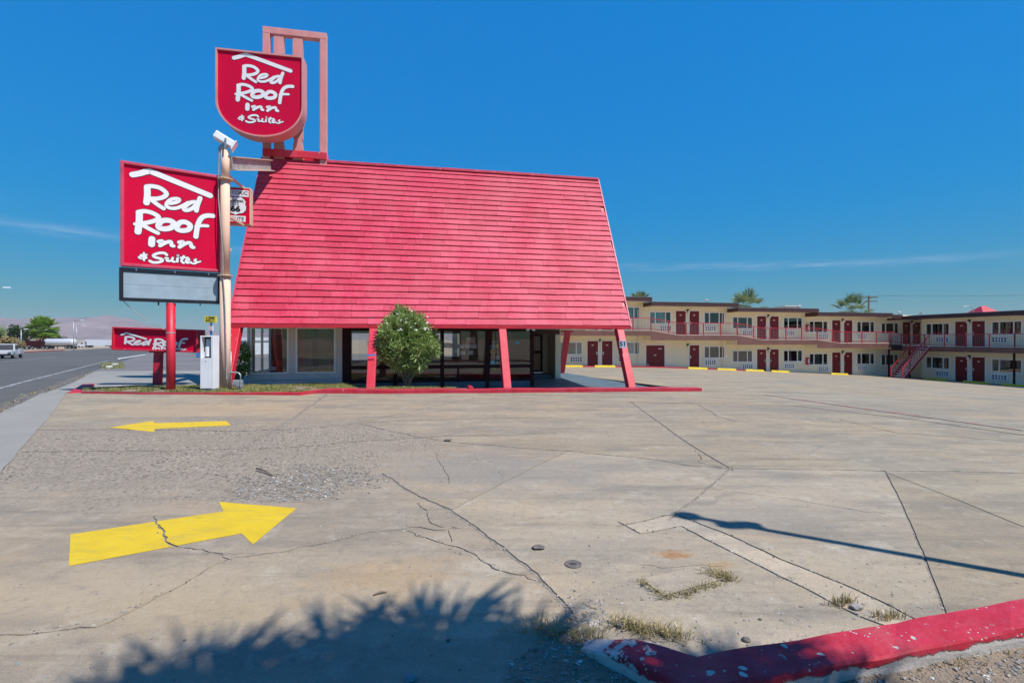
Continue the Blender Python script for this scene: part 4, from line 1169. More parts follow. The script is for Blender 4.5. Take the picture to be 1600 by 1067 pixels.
XZ = Matrix(((1,0,0,0),(0,0,-1,0),(0,1,0,0),(0,0,0,1)))      # x,y -> x,z ; z -> -y
zc = (hz[0]+hz[1])/2 - .01
m = MB(); m.prism([(x*1.03,z*.9) for x,z in shield(1.07)], .001, .006, Matrix.Translation((.01,0,zc)) @ XZ); m.build('shield_outline', M['black'], hs)
m = MB(); m.prism([(x*1.03,z*.9) for x,z in shield(1.0)], .007, .011, Matrix.Translation((.01,0,zc)) @ XZ); m.build('shield', M['white_letter'], hs)
m = MB(); m.box(-.30,.32,-.0135,-.0115,zc+.145,zc+.155); m.build('shield_rule', M['black'], hs)
for txt, size, z, bold, sx in (('HISTORIC',.20,hz[1]-.22,.0,1.0),('CALIFORNIA',.10,zc+.20,.004,1.0),('US',.16,zc+.07,.0,1.3),('66',.30,zc-.13,.016,1.15),('ROUTE',.19,hz[0]+.205,.0,1.0)):
    put('lettering', text_mesh(txt, size, .002, bold, sx), M['black'], hs, HM @ Matrix.Translation((.01,-.0145,z)) @ Matrix.Rotation(rad(90),4,'X'))
m = MB(); m.bar((.28,.16,6.38),(.14,-1.55,6.38),.08); m.bar((.28,.16,7.88),(.14,-1.55,7.88),.08); m.build('bracket', M['beige_metal'], hs)

# ---- rooftop shield sign and its frame
rsg = thing('rooftop_sign', 'red shield shaped motel sign with white brush lettering above the roof ridge', 'sign', OM)
X0, X1, ZT, ZS, YF = -1.40, 1.88, 13.36, 11.35, 2.55
xc, rx, rz_ = (X0+X1)/2, (X1-X0)/2, 1.40
def shield_outline(inset):
    a = rx-inset
    pts = [(xc+a, ZT-inset), (xc-a, ZT-inset)]
    pts += [(xc + a*math.cos(t), ZS + (rz_-inset)*math.sin(t)*abs(math.sin(t))**-.06) for t in np.linspace(math.pi+.001, 2*math.pi-.001, 27)]
    return pts
def yprism(mb, poly, y0, y1): mb.prism(poly, -y1, -y0, XZ)
m = MB(); yprism(m, shield_outline(0), YF+.03, YF+.62); m.build('cabinet', M['pink'], rsg, bevel=.012)
m = MB(); yprism(m, shield_outline(.06), YF+.012, YF+.029); m.build('face', M['sign_red'], rsg)
m = MB(); A, Bq = shield_outline(0), shield_outline(.065); n = len(A)
for i in range(n):
    j = (i+1)%n; q = [A[i],A[j],Bq[j],Bq[i]]
    m.add([(p[0],YF+.03,p[1]) for p in q]+[(p[0],YF-.05,p[1]) for p in q], [(0,1,2,3),(7,6,5,4),(0,4,5,1),(1,5,6,2),(2,6,7,3),(3,7,4,0)])
m.build('rim', M['pink'], rsg)
letters(rsg, [(k, lambda x,z: (xc + .06 + (x-1.27)*1.06, 10.20 + (z-.08)*.965 + .22), .92) for k in FULL], OM @ Matrix.Translation((0,YF+.0115,0)), rim=.011)
fr = thing('rooftop_truss', 'pink bleached steel frame standing on the ridge behind the rooftop sign', 'frame', OM)
FY = RY
for xx in (.17, 2.46):
    m = MB(); m.box(xx-.14,xx+.14,FY-.14,FY+.14,RZ-.6,14.75); m.build('upright', M['pink'], fr, bevel=.015)
m = MB(); m.box(.03,2.60,FY-.14,FY+.14,14.753,15.03); m.build('top_beam', M['pink'], fr, bevel=.015)
m = MB(); m.box(.05,2.62,FY-.22,FY-.145,RZ+.04,RZ+.34); m.box(.05,2.62,FY+.145,FY+.22,RZ+.04,RZ+.34); m.build('base_beam', M['red'], fr, bevel=.012)
for xx in (.66, 1.42):
    prof = [(.20,RZ+.0),(.20,10.05),(.15,10.3),(.19,10.42),(.19,11.2),(.13,11.5),(.13,13.0),(.19,13.3),(.19,13.75),(.15,13.85),(.20,14.0),(.20,14.752)]
    poly = [(xx+w,z) for w,z in prof] + [(xx-w,z) for w,z in prof[::-1]]
    m = MB(); yprism(m, poly, FY-.10, FY+.10); m.build('baluster', M['pink'], fr)
m = MB(); m.box(.4,1.7,YF+.62,FY-.1,10.9,11.1); m.box(.4,1.7,YF+.62,FY-.1,12.8,13.0); m.build('tie_bracket', M['pink'], fr)

# ---- low roadside sign with its post, and the red round post before it
lx, ly = -14.78+.02, 17.75
LM = rotz((-15.36,18.60,0), 2.0) @ Matrix.Translation((0,0,1.84)) @ Matrix.Rotation(rad(2.0),4,'Y') @ Matrix.Translation((0,0,-1.84))
ls = thing('low_sign', 'low long red motel sign with white brush lettering on a dark red post', 'sign', LM)
LW, z0, z1 = 3.22, 1.39, 2.28
m = MB(); m.box(0,LW,.03,.40,z0,z1); m.build('cabinet', M['red'], ls, bevel=.015)
m = MB(); m.box(.05,LW-.05,.0,.028,z0+.05,z1-.05); m.build('face', M['sign_red'], ls)
m = MB(); m.box(0,LW,-.09,.03,z1-.06,z1); m.box(0,LW,-.09,.03,z0,z0+.06); m.box(0,.06,-.09,.03,z0+.06,z1-.06); m.box(LW-.06,LW,-.09,.03,z0+.06,z1-.06); m.build('rim', M['red'], ls, bevel=.008)
def fit(x0,x1,zb,zt, bx0,bx1,bz0,bz1): return lambda x,z: (x0+(x-bx0)/(bx1-bx0)*(x1-x0), zb+(z-bz0)/(bz1-bz0)*(zt-zb))
def bbox(names):
    P = [p for n in names for r,c,pts in LOGO[n] for p in pts]; return (min(p[0] for p in P),max(p[0] for p in P),min(p[1] for p in P),max(p[1] for p in P))
rr_ = [('roof', fit(.30,1.23,z0+.46,z0+.66,*bbox(['roof'])), .40), ('Red', fit(.45,1.40,z0+.22,z0+.52,*bbox(['Red'])), .55), ('Roof', fit(1.52,2.78,z0+.17,z0+.52,*bbox(['Roof'])), .55), ('Inn', fit(1.52,1.98,z0+.085,z0+.15,*bbox(['Inn'])), .45), ('amp', fit(2.04,2.14,z0+.085,z0+.15,*bbox(['amp'])), .7), ('Suites', fit(2.2,2.76,z0+.085,z0+.15,*bbox(['Suites'])), .6)]
letters(ls, rr_, LM @ Matrix.Translation((0,-.0005,0)), rim=.008)
m = MB(); m.box(1.47,1.73,.07,.27,-.3,z0-.02); m.build('post', M['red'], ls, bevel=.01)
m = MB(); m.box(1.34,1.88,.0,.40,z0-.055,z0-.003); m.build('post_cap', M['rail_red'], ls)
rpX, rpY = gp(267, 611.5)
rp_ = thing('red_post', 'red painted round steel post standing before the low sign', 'post', rotz((rpX,rpY,.1),0))
m = MB(); m.tube([(0,0,-.2),(0,0,ZB-.12)],.125,20); o = m.build('shaft', M['red'], rp_); 
for p in o.data.polygons: p.use_smooth = len(p.vertices) == 4
m = MB(); m.lathe([(.129,1.88),(.133,1.9),(.129,1.92)],20); m.build('band', M['grey_steel'], rp_)
gw = MB(); a, b = SM @ Vector((.05,.1,ZB)), Vector((rpX-.05,rpY+.05,2.03))
gw.tube([a + (b-a)*t + Vector((0,0,-.12*math.sin(math.pi*t))) for t in np.linspace(0,1,9)], .012, 5)
tag(gw.build('guy_wire', M['grey_steel']), 'thin slack wire from the reader board down to the red round post', 'wire')

# ---- white telephone pedestal
qx, qy = gp(321, 614)
ph = thing('phone_pedestal', 'scuffed white metal telephone pedestal with an empty recessed window', 'pedestal', rotz((qx,qy+.22,g(qx,qy)-.02),4))
m = MB(); m.box(-.20,-.165,-.17,.17,0.14,1.80); m.box(.125,.20,-.17,.17,.14,1.80); m.box(-.165,.125,-.17,.17,.14,1.10); m.box(-.165,.125,-.17,.17,1.76,1.80); m.box(-.165,.125,.14,.17,1.10,1.76)
m.build('cabinet', M['white_metal'], ph, bevel=.008)
m = MB(); m.box(-.163,.123,.05,.138,1.105,1.755); m.build('recess', M['black'], ph)
m = MB(); m.box(-.10,.10,-.03,.048,1.14,1.70); m.build('back_plate', M['board'], ph, bevel=.006)
m = MB(); m.tube([(-.03,-.07,1.15),(-.03,-.07,1.46)],.065,12); m.build('cylinder', M['white_metal'], ph, smooth=False)
m = MB(); m.box(-.16,-.10,-.10,-.05,1.12,1.30); m.build('bracket', M['white_metal'], ph)
m = MB(); m.box(-.19,.19,-.16,.16,-.1,.136); m.build('foot', M['grey_steel'], ph)
m = MB(); m.tube([(-.03,-.174,1.0),(-.03,-.171,1.0)],.016,8); m.box(-.17,.13,-.176,-.171,.142,.158); m.build('lock', M['black'], ph)
# ---- gas meter on pipes by the beige pole
mx, my = gp(371, 612)
mt = thing('gas_meter', 'small grey gas meter on bent pipes beside the beige pole', 'meter', rotz((mx,my,g(mx,my)+.04),0))
m = MB(); m.tube([(-.30,0,0),(-.30,0,.50),(-.27,0,.56),(-.22,0,.58),(-.02,0,.58),(.06,0,.55),(.10,0,.48),(.10,0,.34)],.022,8); m.tube([(-.22,.02,-.05),(-.22,.02,1.25)],.018,8); m.build('pipe', M['galv'], mt, smooth=True)
m = MB(); m.box(-.11,.09,-.10,.10,.12,.34); m.box(.092,.16,-.07,.07,.08,.34); m.build('body', M['galv'], mt, bevel=.025)
m = MB(); m.tube([(.06,0,.12),(.06,0,-.12)],.05,8); m.tube([(-.06,-.11,.24),(-.06,-.10,.24)],.06,10); m.build('regulator', M['grey_steel'], mt)
# ------------------------------------------------------------------ the two-storey motel
e_ = Vector((math.cos(rad(OANG)), math.sin(rad(OANG)), 0))
W0 = (10.79, 39.5, 0)
WB = rotz(W0, OANG)                       # rear wing: x along it, -y towards the lot
WR = rotz((35.9, 42.3, 0), OANG - 90)     # right wing, coming forward
mo = thing('motel_building', 'cream two storey L-shaped motel with red railings, maroon doors and stepped brown roofline', 'building', WB)

WW, WH = 1.98, 1.07
def cached(fn, cache={}):
    if fn not in cache: cache[fn] = fn()
    return cache[fn]
def me_window():
    m = MB(); w, h, f = WW, WH, .085
    m.box(0,w,-.03,.10,0,f); m.box(0,w,-.03,.10,h-f,h); m.box(0,f,-.03,.10,f,h-f); m.box(w-f,w,-.03,.10,f,h-f)
    for x in (.27*w, .73*w): m.box(x-.035,x+.035,-.02,.10,f,h-f)
    return m.mesh('window')
def me_pane(w):
    m = MB(); m.box(0,w,.03,.036,.07,WH-.07); return m.mesh('pane')
def me_curtain(w):
    m = MB(); n = max(4, int(w/.05))
    vs = []
    for i in range(n+1):
        x = w*i/n; y = .12 + .022*math.sin(i*2.1) + .008*math.sin(i*.9)
        vs += [(x,y,.06),(x,y,WH-.06)]
    m.add(vs, [(2*i,2*i+2,2*i+3,2*i+1) for i in range(n)])
    return m.mesh('curtain')
def me_side_pane(): return me_pane(.27*WW-.105)
def me_mid_pane(): return me_pane(.46*WW-.07)
def me_side_curtain(): return me_curtain(.27*WW-.03)
def me_half_curtain(): return me_curtain(.19*WW)
def me_wide_curtain(): return me_curtain(.40*WW)
def me_door():
    m = MB(); m.box(0,.90,.03,.08,.02,2.0); return m.mesh('door')
def me_door_frame():
    m = MB(); m.box(-.07,0,-.02,.1,0,2.07); m.box(.90,.97,-.02,.1,0,2.07); m.box(0,.90,-.02,.1,2.0,2.07); return m.mesh('door_frame')
def me_handle():
    m = MB(); m.box(-.045,.045,-.005,.028,.90,1.14); m.box(-.03,.07,-.05,-.006,1.0,1.03); return m.mesh('handle')
def me_plate():
    m = MB(); m.box(-.09,.09,.018,.028,1.62,1.70); return m.mesh('number_plate')
def me_ac():
    m = MB(); m.box(-.02,1.07,-.10,.0,-.03,.04); m.box(-.02,1.07,-.10,0,.36,.43); m.box(-.02,.06,-.10,0,.04,.36); m.box(.99,1.07,-.10,0,.04,.36)
    m.box(.06,.99,-.10,-.04,.175,.225)
    for i in range(1,5): m.box(.06+i*.186-.03,.06+i*.186+.03,-.10,-.04,.04,.175); m.box(.06+i*.186-.03,.06+i*.186+.03,-.10,-.04,.225,.36)
    return m.mesh('ac_unit')
def me_ac_back():
    m = MB(); m.box(.04,1.01,-.035,-.004,.04,.36); return m.mesh('ac_vent_shade')  # dark plate paints the shade in the unit's recessed cells
def me_lamp():
    m = MB(); m.box(-.07,.07,-.05,.0,-.10,.12); m.tube([(0,-.05,.08),(0,-.16,.10),(0,-.18,.02)],.03,6); return m.mesh('wall_lamp')
def me_globe():
    m = MB(); m.lathe([(.03,0),(.10,-.06),(.11,-.14),(.07,-.22)],10); return m.mesh('lamp_glass')
T = Matrix.Translation
wr = random.Random(21)
def window(F, x, z, mid='auto'):
    w = put('window', cached(me_window), M['white_frame'], mo, F @ T((x,0,z)))
    for fn,dx in ((me_side_pane,.07),(me_mid_pane,.27*WW+.035),(me_side_pane,.73*WW+.035)):
        put('pane', cached(fn), M['win_glass'], w, F @ T((x+dx,0,z)))
    for dx in (.03, .73*WW): put('curtain', cached(me_side_curtain), M['dark_curtain'], w, F @ T((x+dx,0,z)))
    k = wr.choice(['half','none','wide','half','half2']) if mid == 'auto' else mid
    if k == 'half': put('curtain', cached(me_half_curtain), M['curtain'], w, F @ T((x+.53*WW,.02,z)))
    if k == 'half2': put('curtain', cached(me_half_curtain), M['curtain'], w, F @ T((x+.29*WW,.02,z)))
    if k == 'wide': put('curtain', cached(me_wide_curtain), M['curtain'], w, F @ T((x+.30*WW,.02,z)))
def door(F, x, z, hand):
    d = put('door', cached(me_door), M['door_red'], mo, F @ T((x,0,z)))
    put('door_frame', cached(me_door_frame), M['white_frame'], d, F @ T((x,0,z)))
    put('handle', cached(me_handle), M['chrome'], d, F @ T((x+(.10 if hand < 0 else .80),0,z)) )
    put('number_plate', cached(me_plate), M['cream_trim'], d, F @ T((x+.45,0,z)))
def ac(F, x, z):
    a = put('ac_unit', cached(me_ac), M['white_frame'], mo, F @ T((x,0,z)))
    put('vent_shade', cached(me_ac_back), M['painted_shade'], a, F @ T((x,0,z)))
def lamp(F, x, z):
    a = put('wall_lamp', cached(me_lamp), M['black'], mo, F @ T((x,0,z)))
    put('lamp_glass', cached(me_globe), M['white_letter'], a, F @ T((x,-.18,z)))
def wall(F, x0, x1, z0, z1, holes, name='wall', mat=None, y0=0, y1=.2):
    """a wall with real openings"""
    xs = sorted({x0,x1,*[h[0] for h in holes],*[h[1] for h in holes]}); zs = sorted({z0,z1,*[h[2] for h in holes],*[h[3] for h in holes]})
    m = MB()
    for j in range(len(zs)-1):
        i = 0
        while i < len(xs)-1:
            def solid(k): 
                cx, cz = (xs[k]+xs[k+1])/2, (zs[j]+zs[j+1])/2
                return not any(h[0]<cx<h[1] and h[2]<cz<h[3] for h in holes)
            if not solid(i): i += 1; continue
            k = i
            while k+1 < len(xs)-1 and solid(k+1): k += 1
            m.box(xs[i],xs[k+1],y0,y1,zs[j],zs[j+1]); i = k+1
    return m.build(name, mat or M['cream'], mo, F)
UP = 2.85
def railing(F, pts, y):
    """pts: (x, deck z) along the deck edge"""
    m = MB(); b = MB()
    for (xa,za),(xb,zb) in zip(pts[:-1],pts[1:]):
        m.bar((xa,y,za+.96),(xb,y,zb+.96),.05,.05); m.bar((xa,y,za+.10),(xb,y,zb+.10),.035,.035)
        n = max(1,int((xb-xa)/.125))
        for i in range(n):
            t = (i+.5)/n; x = xa+(xb-xa)*t; z = za+(zb-za)*t
            b.box(x-.006,x+.006,y-.006,y+.006,z+.12,z+.94)
    L = pts[-1][0]-pts[0][0]; n = max(1,round(L/1.6))
    for i in range(n+1):
        x = pts[0][0]+L*i/n; z = np.interp(x,[p[0] for p in pts],[p[1] for p in pts])
        m.box(x-.025,x+.025,y-.03,y+.03,z-.25,z+.985)
    m.build('railing', M['rail_red'], mo, F)
    stuff(b.build('balusters', M['baluster'], mo, F))
def segment(F, c, x0, x1, fl, prev, lower='std', upper='std', depth=6.0, deck0=None, end=False):
    holes = []
    def room(z, std):
        if std == 'none': return
        for side,x in ((-1,c-3.45),(1,c+1.47)):
            if std == 'service' and side < 0: continue
            holes.append((x+.02,x+WW-.02,z+.88+.02,z+.88+WH-.02)); window(F, x, z+.88)
            ac(F, c-2.55 if side < 0 else c+1.52, z+.34)
        for hand,x in ((-1,c-1.07),(1,c+.16)):
            if std == 'service' and hand < 0: continue
            holes.append((x-.05,x+.95,z,z+2.05)); door(F, x, z, -hand if std!='rev' else hand)
        lamp(F, c-.005, z+2.02)
    room(fl, lower); room(fl+UP, upper)
    if lower == 'service':
        holes.append((c-3.78,c-2.02,fl,fl+2.05))
        d = MB(); d.box(c-3.72,c-2.905,.03,.08,fl+.02,fl+2.0); d.box(c-2.895,c-2.08,.03,.08,fl+.02,fl+2.0); do = d.build('service_door', M['door_red'], mo, F)
        d = MB(); d.box(c-3.78,c-3.72,-.02,.1,fl,fl+2.06); d.box(c-2.08,c-2.02,-.02,.1,fl,fl+2.06); d.box(c-3.72,c-2.08,-.02,.1,fl+2.0,fl+2.06); d.build('door_frame', M['white_frame'], do, F)
        d = MB(); d.box(c-3.6,c-3.5,.0,.028,fl+.32,fl+.46); d.box(c-2.62,c-2.34,.01,.028,fl+1.68,fl+1.76); d.box(c-3.02,c-2.80,.01,.028,fl+1.15,fl+1.22); d.build('door_plate', M['paper'], do, F)
    wall(F, x0, x1, fl-.6, fl+5.16, holes)
    m = MB(); m.box(x0,x1,.5,.52,fl-.5,fl+5.1); m.build('room_shade_sheet', M['painted_shade'], mo, F)  # near-black sheet in place of the rooms' unlit depth
    m = MB(); m.box(x0,x1,depth-.2,depth,fl-.6,fl+5.16); m.build('rear_wall', M['cream'], mo, F)
    # roof slab, fascia, soffit
    y0 = -1.42
    m = MB(); m.box(x0,x1-.003,y0+.06,depth+.3,fl+5.17,fl+5.42); m.build('roof', M['cream_trim'], mo, F)
    m = MB(); m.box(x0-.06,x1+.02,y0,y0+.055,fl+5.13,fl+5.45); m.box(x1-.03,x1+.02,y0+.058,depth,fl+5.13,fl+5.45); m.box(x0-.06,x0-.01,y0+.058,depth,fl+5.13,fl+5.45); m.build('roof_fascia', M['dark_brown'], mo, F)
    m = MB(); m.box(x0-.07,x1+.03,y0-.02,y0+.12,fl+5.452,fl+5.475); m.build('roof_edge', M['galv'], mo, F)
    # walkway with its ramp down from the higher neighbour
    D = fl+UP; a = deck0 if deck0 is not None else x0
    poly = [(a,D-.43),(x1,D-.43),(x1,D)] + ([(x0+2.3,D),(x0,prev+UP)] if prev is not None else [(a,D)])
    m = MB(); m.prism(poly, .0, 1.262, XZ); m.build('walkway', M['cream_trim'], mo, F)
    polyf = [(a,D-.44),(x1,D-.44),(x1,D-.03)] + ([(x0+2.3,D-.03),(x0,prev+UP-.03)] if prev is not None else [(a,D-.03)])
    m = MB(); m.prism(polyf, 1.265, 1.31, XZ); m.build('walkway_fascia', M['brown'], mo, F)
    rp_ = ([(x0,prev+UP),(x0+2.3,D),(x1,D)] if prev is not None else [(a,D),(x1,D)])
    railing(F, rp_, -1.24)
FL = [-.34, -.70, -1.07, -1.37, -1.48, -1.62]
segment(WB, -11.4, -15.2, -7.56, .02, None, 'none', 'none')
segment(WB, -3.78, -7.56, 0.0, FL[0], .02)
segment(WB, 3.92, 0.0, 7.64, FL[1], FL[0], 'service')
segment(WB, 11.5, 7.64, 15.25, FL[2], FL[1])
segment(WB, 19.0, 15.25, 22.75, FL[3], FL[2])
# corner: a window and two doors behind the stairs
cf = FL[4]
ch = []
for z in (cf, cf+UP):
    ch.append((23.12,23.06+WW,z+.90,z+.88+WH-.02)); window(WB, 23.08, z+.88)
    if z > 0:
        ac(WB, 24.1, z+.34)
        for x in (25.45, 26.55): ch.append((x-.05,x+.95,z,z+2.05)); door(WB, x, z, 1)
        lamp(WB, 26.45, z+2.02)
wall(WB, 22.75, 29.0, cf-.6, cf+5.16, ch)
m = MB(); m.box(22.75,29,.5,.52,cf-.5,cf+5.1); m.build('room_shade_sheet', M['painted_shade'], mo, WB)  # same painted darkness behind the corner windows
m = MB(); m.prism([(22.76,cf+UP-.43),(29,cf+UP-.43),(29,cf+UP),(22.76,cf+UP)], .0, 1.262, XZ); m.prism([(25.2,cf+UP-.43),(29,cf+UP-.43),(29,cf+UP),(25.2,cf+UP)], 1.265, 1.9, XZ); m.build('walkway', M['cream_trim'], mo, WB)
m = MB(); m.prism([(22.75,cf+UP-.46),(23.86,cf+UP-.50),(23.86,cf+UP-.05),(22.75,cf+UP-.02)], 1.265, 1.31, XZ); m.build('walkway_fascia', M['dark_brown'], mo, WB)  # darker brown than the other walkway fascias paints in the corner's shade
railing(WB, [(22.75,FL[3]+UP),(23.86,cf+UP-.05)], -1.24)
m = MB(); m.box(22.76,33,-1.36,6,cf+5.17,cf+5.40); m.build('roof', M['cream_trim'], mo, WB)
m = MB(); m.box(22.75,23.80,-1.42,-1.365,cf+5.10,cf+5.44); m.build('roof_fascia', M['dark_brown'], mo, WB)
# right wing
segment(WR, 3.78, 0.0, 7.56, FL[5], None, deck0=-1.9)
segment(WR, 11.35, 7.56, 15.2, FL[5], None)
m = MB(); m.box(-1.9,0,.0,.2,FL[5]-.5,FL[5]-.4); m.box(-.01,.19,.2,4.0,FL[5]-.5,FL[5]+5.16) ; m.build('end_wall', M['cream'], mo, WR)
m = MB(); m.box(-2.0,-.003,-1.36,6,FL[5]+5.18,FL[5]+5.41); m.build('roof', M['cream_trim'], mo, WR)
m = MB(); m.box(-1.96,-.062,-1.42,-1.365,FL[5]+5.13,FL[5]+5.45); m.build('roof_fascia', M['dark_brown'], mo, WR)
for F,x in ((WB,22.6),(WR,-.05),(WR,7.5)):
    fl = FL[4] if F is WB else FL[5]
    m = MB(); m.box(x-.05,x+.05,-1.25,-1.15,fl-.4,fl+UP-.44); m.build('walkway_post', M['frame_brown'], mo, F)
for x in (0.0-.55, 7.64-.55):
    m = MB(); m.tube([(x,-.05,-1.2),(x,-.05,4.2)],.035,6); m.build('downpipe', M['cream_trim'], mo, WB)
for x,z in ((15.35,FL[3]+.95),(15.35,FL[3]+UP+1.0)):
    m = MB(); m.box(x-.13,x+.13,-.16,-.002,z,z+.62); o = m.build('extinguisher_box', M['rail_red'], mo, WB)
    m = MB(); m.box(x-.01,x+.10,-.165,-.161,z+.12,z+.5); m.build('box_window', M['paper'], o, WB)
for F,x,zz in ((WB,4.9,FL[1]),(WB,13.55,FL[2]),(WR,.95,FL[5]),(WB,23.7,FL[4])):
    z = zz+5.47; m = MB(); m.tube([(x,-1.2,z-.06),(x,-1.2,z+.14)],.025,6); m.hexa([(x-.13,-1.28,z+.10),(x+.15,-1.28,z+.14),(x+.15,-1.08,z+.26),(x-.13,-1.08,z+.22)],[(x-.13,-1.32,z+.15),(x+.15,-1.32,z+.19),(x+.15,-1.12,z+.31),(x-.13,-1.12,z+.27)]); m.build('floodlight', M['grey_steel'], mo, F)
# outside stairs to the right wing walkway
st = MB(); N = 14; sx0, sx1 = .75, 1.70; top = FL[5]+UP; run = 2.75
tr = MB()
for i in range(N):
    y = -1.32 - run*(N-i)/N; z = FL[5] + UP*(i+1)/(N+1)
    tr.box(sx0+.05,sx1-.05,y,y+.25,z-.05,z)
sta = thing('_tmp', None, None); bpy.data.objects.remove(sta)
s0, s1 = (-1.32-run, FL[5]-.1), (-1.32, top-.05)
m = MB()
for x in (sx0, sx1): m.bar((x,s0[0],s0[1]+.12),(x,s1[0],s1[1]-.08),.06,.26)
so_ = m.build('staircase', M['rail_red'], mo, WR)
tr.build('tread', M['white_stop'], so_, WR)
m = MB()
for x in (sx0-.035, sx1+.035): m.bar((x,s0[0],s0[1]+.26),(x,s1[0],s1[1]+.06),.012,.04)
m.build('stringer_edge', M['white_frame'], so_, WR)
m = MB()
for x in (sx0, sx1):
    m.bar((x,s0[0],s0[1]+1.05),(x,s1[0],s1[1]+.95),.05,.05)
    for i in range(12):
        t = i/11; y = s0[0]+(s1[0]-s0[0])*t; z = s0[1]+(s1[1]-s0[1])*t
        m.box(x-.012,x+.012,y-.012,y+.012,z+.1,z+1.0)
    m.box(x-.03,x+.03,s0[0]-.03,s0[0]+.03,s0[1]-.05,s0[1]+1.1)
m.build('handrail', M['rail_red'], so_, WR)

# ---- yellow wheel stops along the rooms, red kerb between them
def t_of(px, F_base, ex):
    r = (px-800)/FPX; return (F_base[1]*r - F_base[0])/(ex[0]-ex[1]*r)
def stop(px, wing, label):
    ex = (e_.x, e_.y) if wing == 'B' else (e_.y, -e_.x)
    nb = (e_.y, -e_.x) if wing == 'B' else (-e_.x, -e_.y)
    b = (W0[0]+nb[0]*1.75, W0[1]+nb[1]*1.75) if wing == 'B' else (35.9+nb[0]*1.75, 42.3+nb[1]*1.75)
    t = t_of(px, b, ex); x, y = b[0]+ex[0]*t, b[1]+ex[1]*t
    a0, a1 = (x-ex[0]*.86, y-ex[1]*.86), (x+ex[0]*.86, y+ex[1]*.86)
    mb = MB(); P, Q = Vector((*a0,g(*a0)-.02)), Vector((*a1,g(*a1)-.02)); d = (Q-P).normalized(); n = Vector((-d.y,d.x,0))
    mb.hexa([P-n*.11,Q-n*.11,Q+n*.11,P+n*.11],[P+d*.05-n*.07+Vector((0,0,.17)),Q-d*.05-n*.07+Vector((0,0,.17)),Q-d*.05+n*.07+Vector((0,0,.17)),P+d*.05+n*.07+Vector((0,0,.17))])
    tag(mb.build('parking_stop', M['yellow'], bevel=.012), label, 'parking stop', 'yellow parking stops along the motel rooms')
for px,w,lab in ((893.7,'B','yellow parking stop seen between the two rear red posts, leftmost of the row'),(944.8,'B','yellow parking stop before the pair of doors left of the rightmost slanting post'),
    (1089.7,'B','yellow parking stop before the single door right of the wide service door'),(1134.8,'B','yellow parking stop below the downpipe right of the single door'),
    (1178.7,'B','yellow parking stop under the window and air conditioner of the middle rooms'),(1218.6,'B','yellow parking stop right of the middle pair of doors'),
    (1311,'B','yellow parking stop before the last pair of doors ahead of the stairs'),
    (1462.8,'R','yellow parking stop right of the stairs, first along the right wing'),(1524.6,'R','yellow parking stop before the pair of doors of the right wing'),(1588,'R','yellow parking stop at the right picture edge under the last window')):
    stop(px, w, lab)
m = MB()
for i in range(10):
    a = WB @ Vector((-8+i*1.7,-1.5,0)); b = WB @ Vector((-6.3+i*1.7,-1.5,0))
    m.bar((a.x,a.y,g(a.x,a.y)+.02),(b.x,b.y,g(b.x,b.y)+.02),.14,.16)
tag(m.build('kerb', M['red_kerb']), 'low red kerb along the foot of the rear motel wing', 'kerb')
# ------------------------------------------------------------------ plants
def leaf_cloud(name, P, D, L, W, m, parent, bend=.25):
    """one mesh of many narrow folded leaves: positions P, directions D, lengths L"""
    n = len(P); rr = np.random.default_rng(n)
    D = D/np.linalg.norm(D,axis=1,keepdims=True)
    up = rr.normal(size=(n,3)); S = np.cross(D,up); S /= np.linalg.norm(S,axis=1,keepdims=True)+1e-9
    U = np.cross(S,D)
    L = L[:,None]; Wd = W if np.isscalar(W) else W[:,None]
    mid = P + D*L*.45 + U*L*bend*.12; tip = P + D*L - U*L*bend*.2
    V = np.stack([P, mid+S*Wd*.5, tip, mid-S*Wd*.5], 1).reshape(-1,3)
    F = np.arange(n*4).reshape(n,4)
    F = np.concatenate([F[:,[0,1,2]], F[:,[0,2,3]]])
    me = bpy.data.meshes.new(name); me.from_pydata(V.tolist(), [], F.tolist())
    return put(name, me, m, parent)
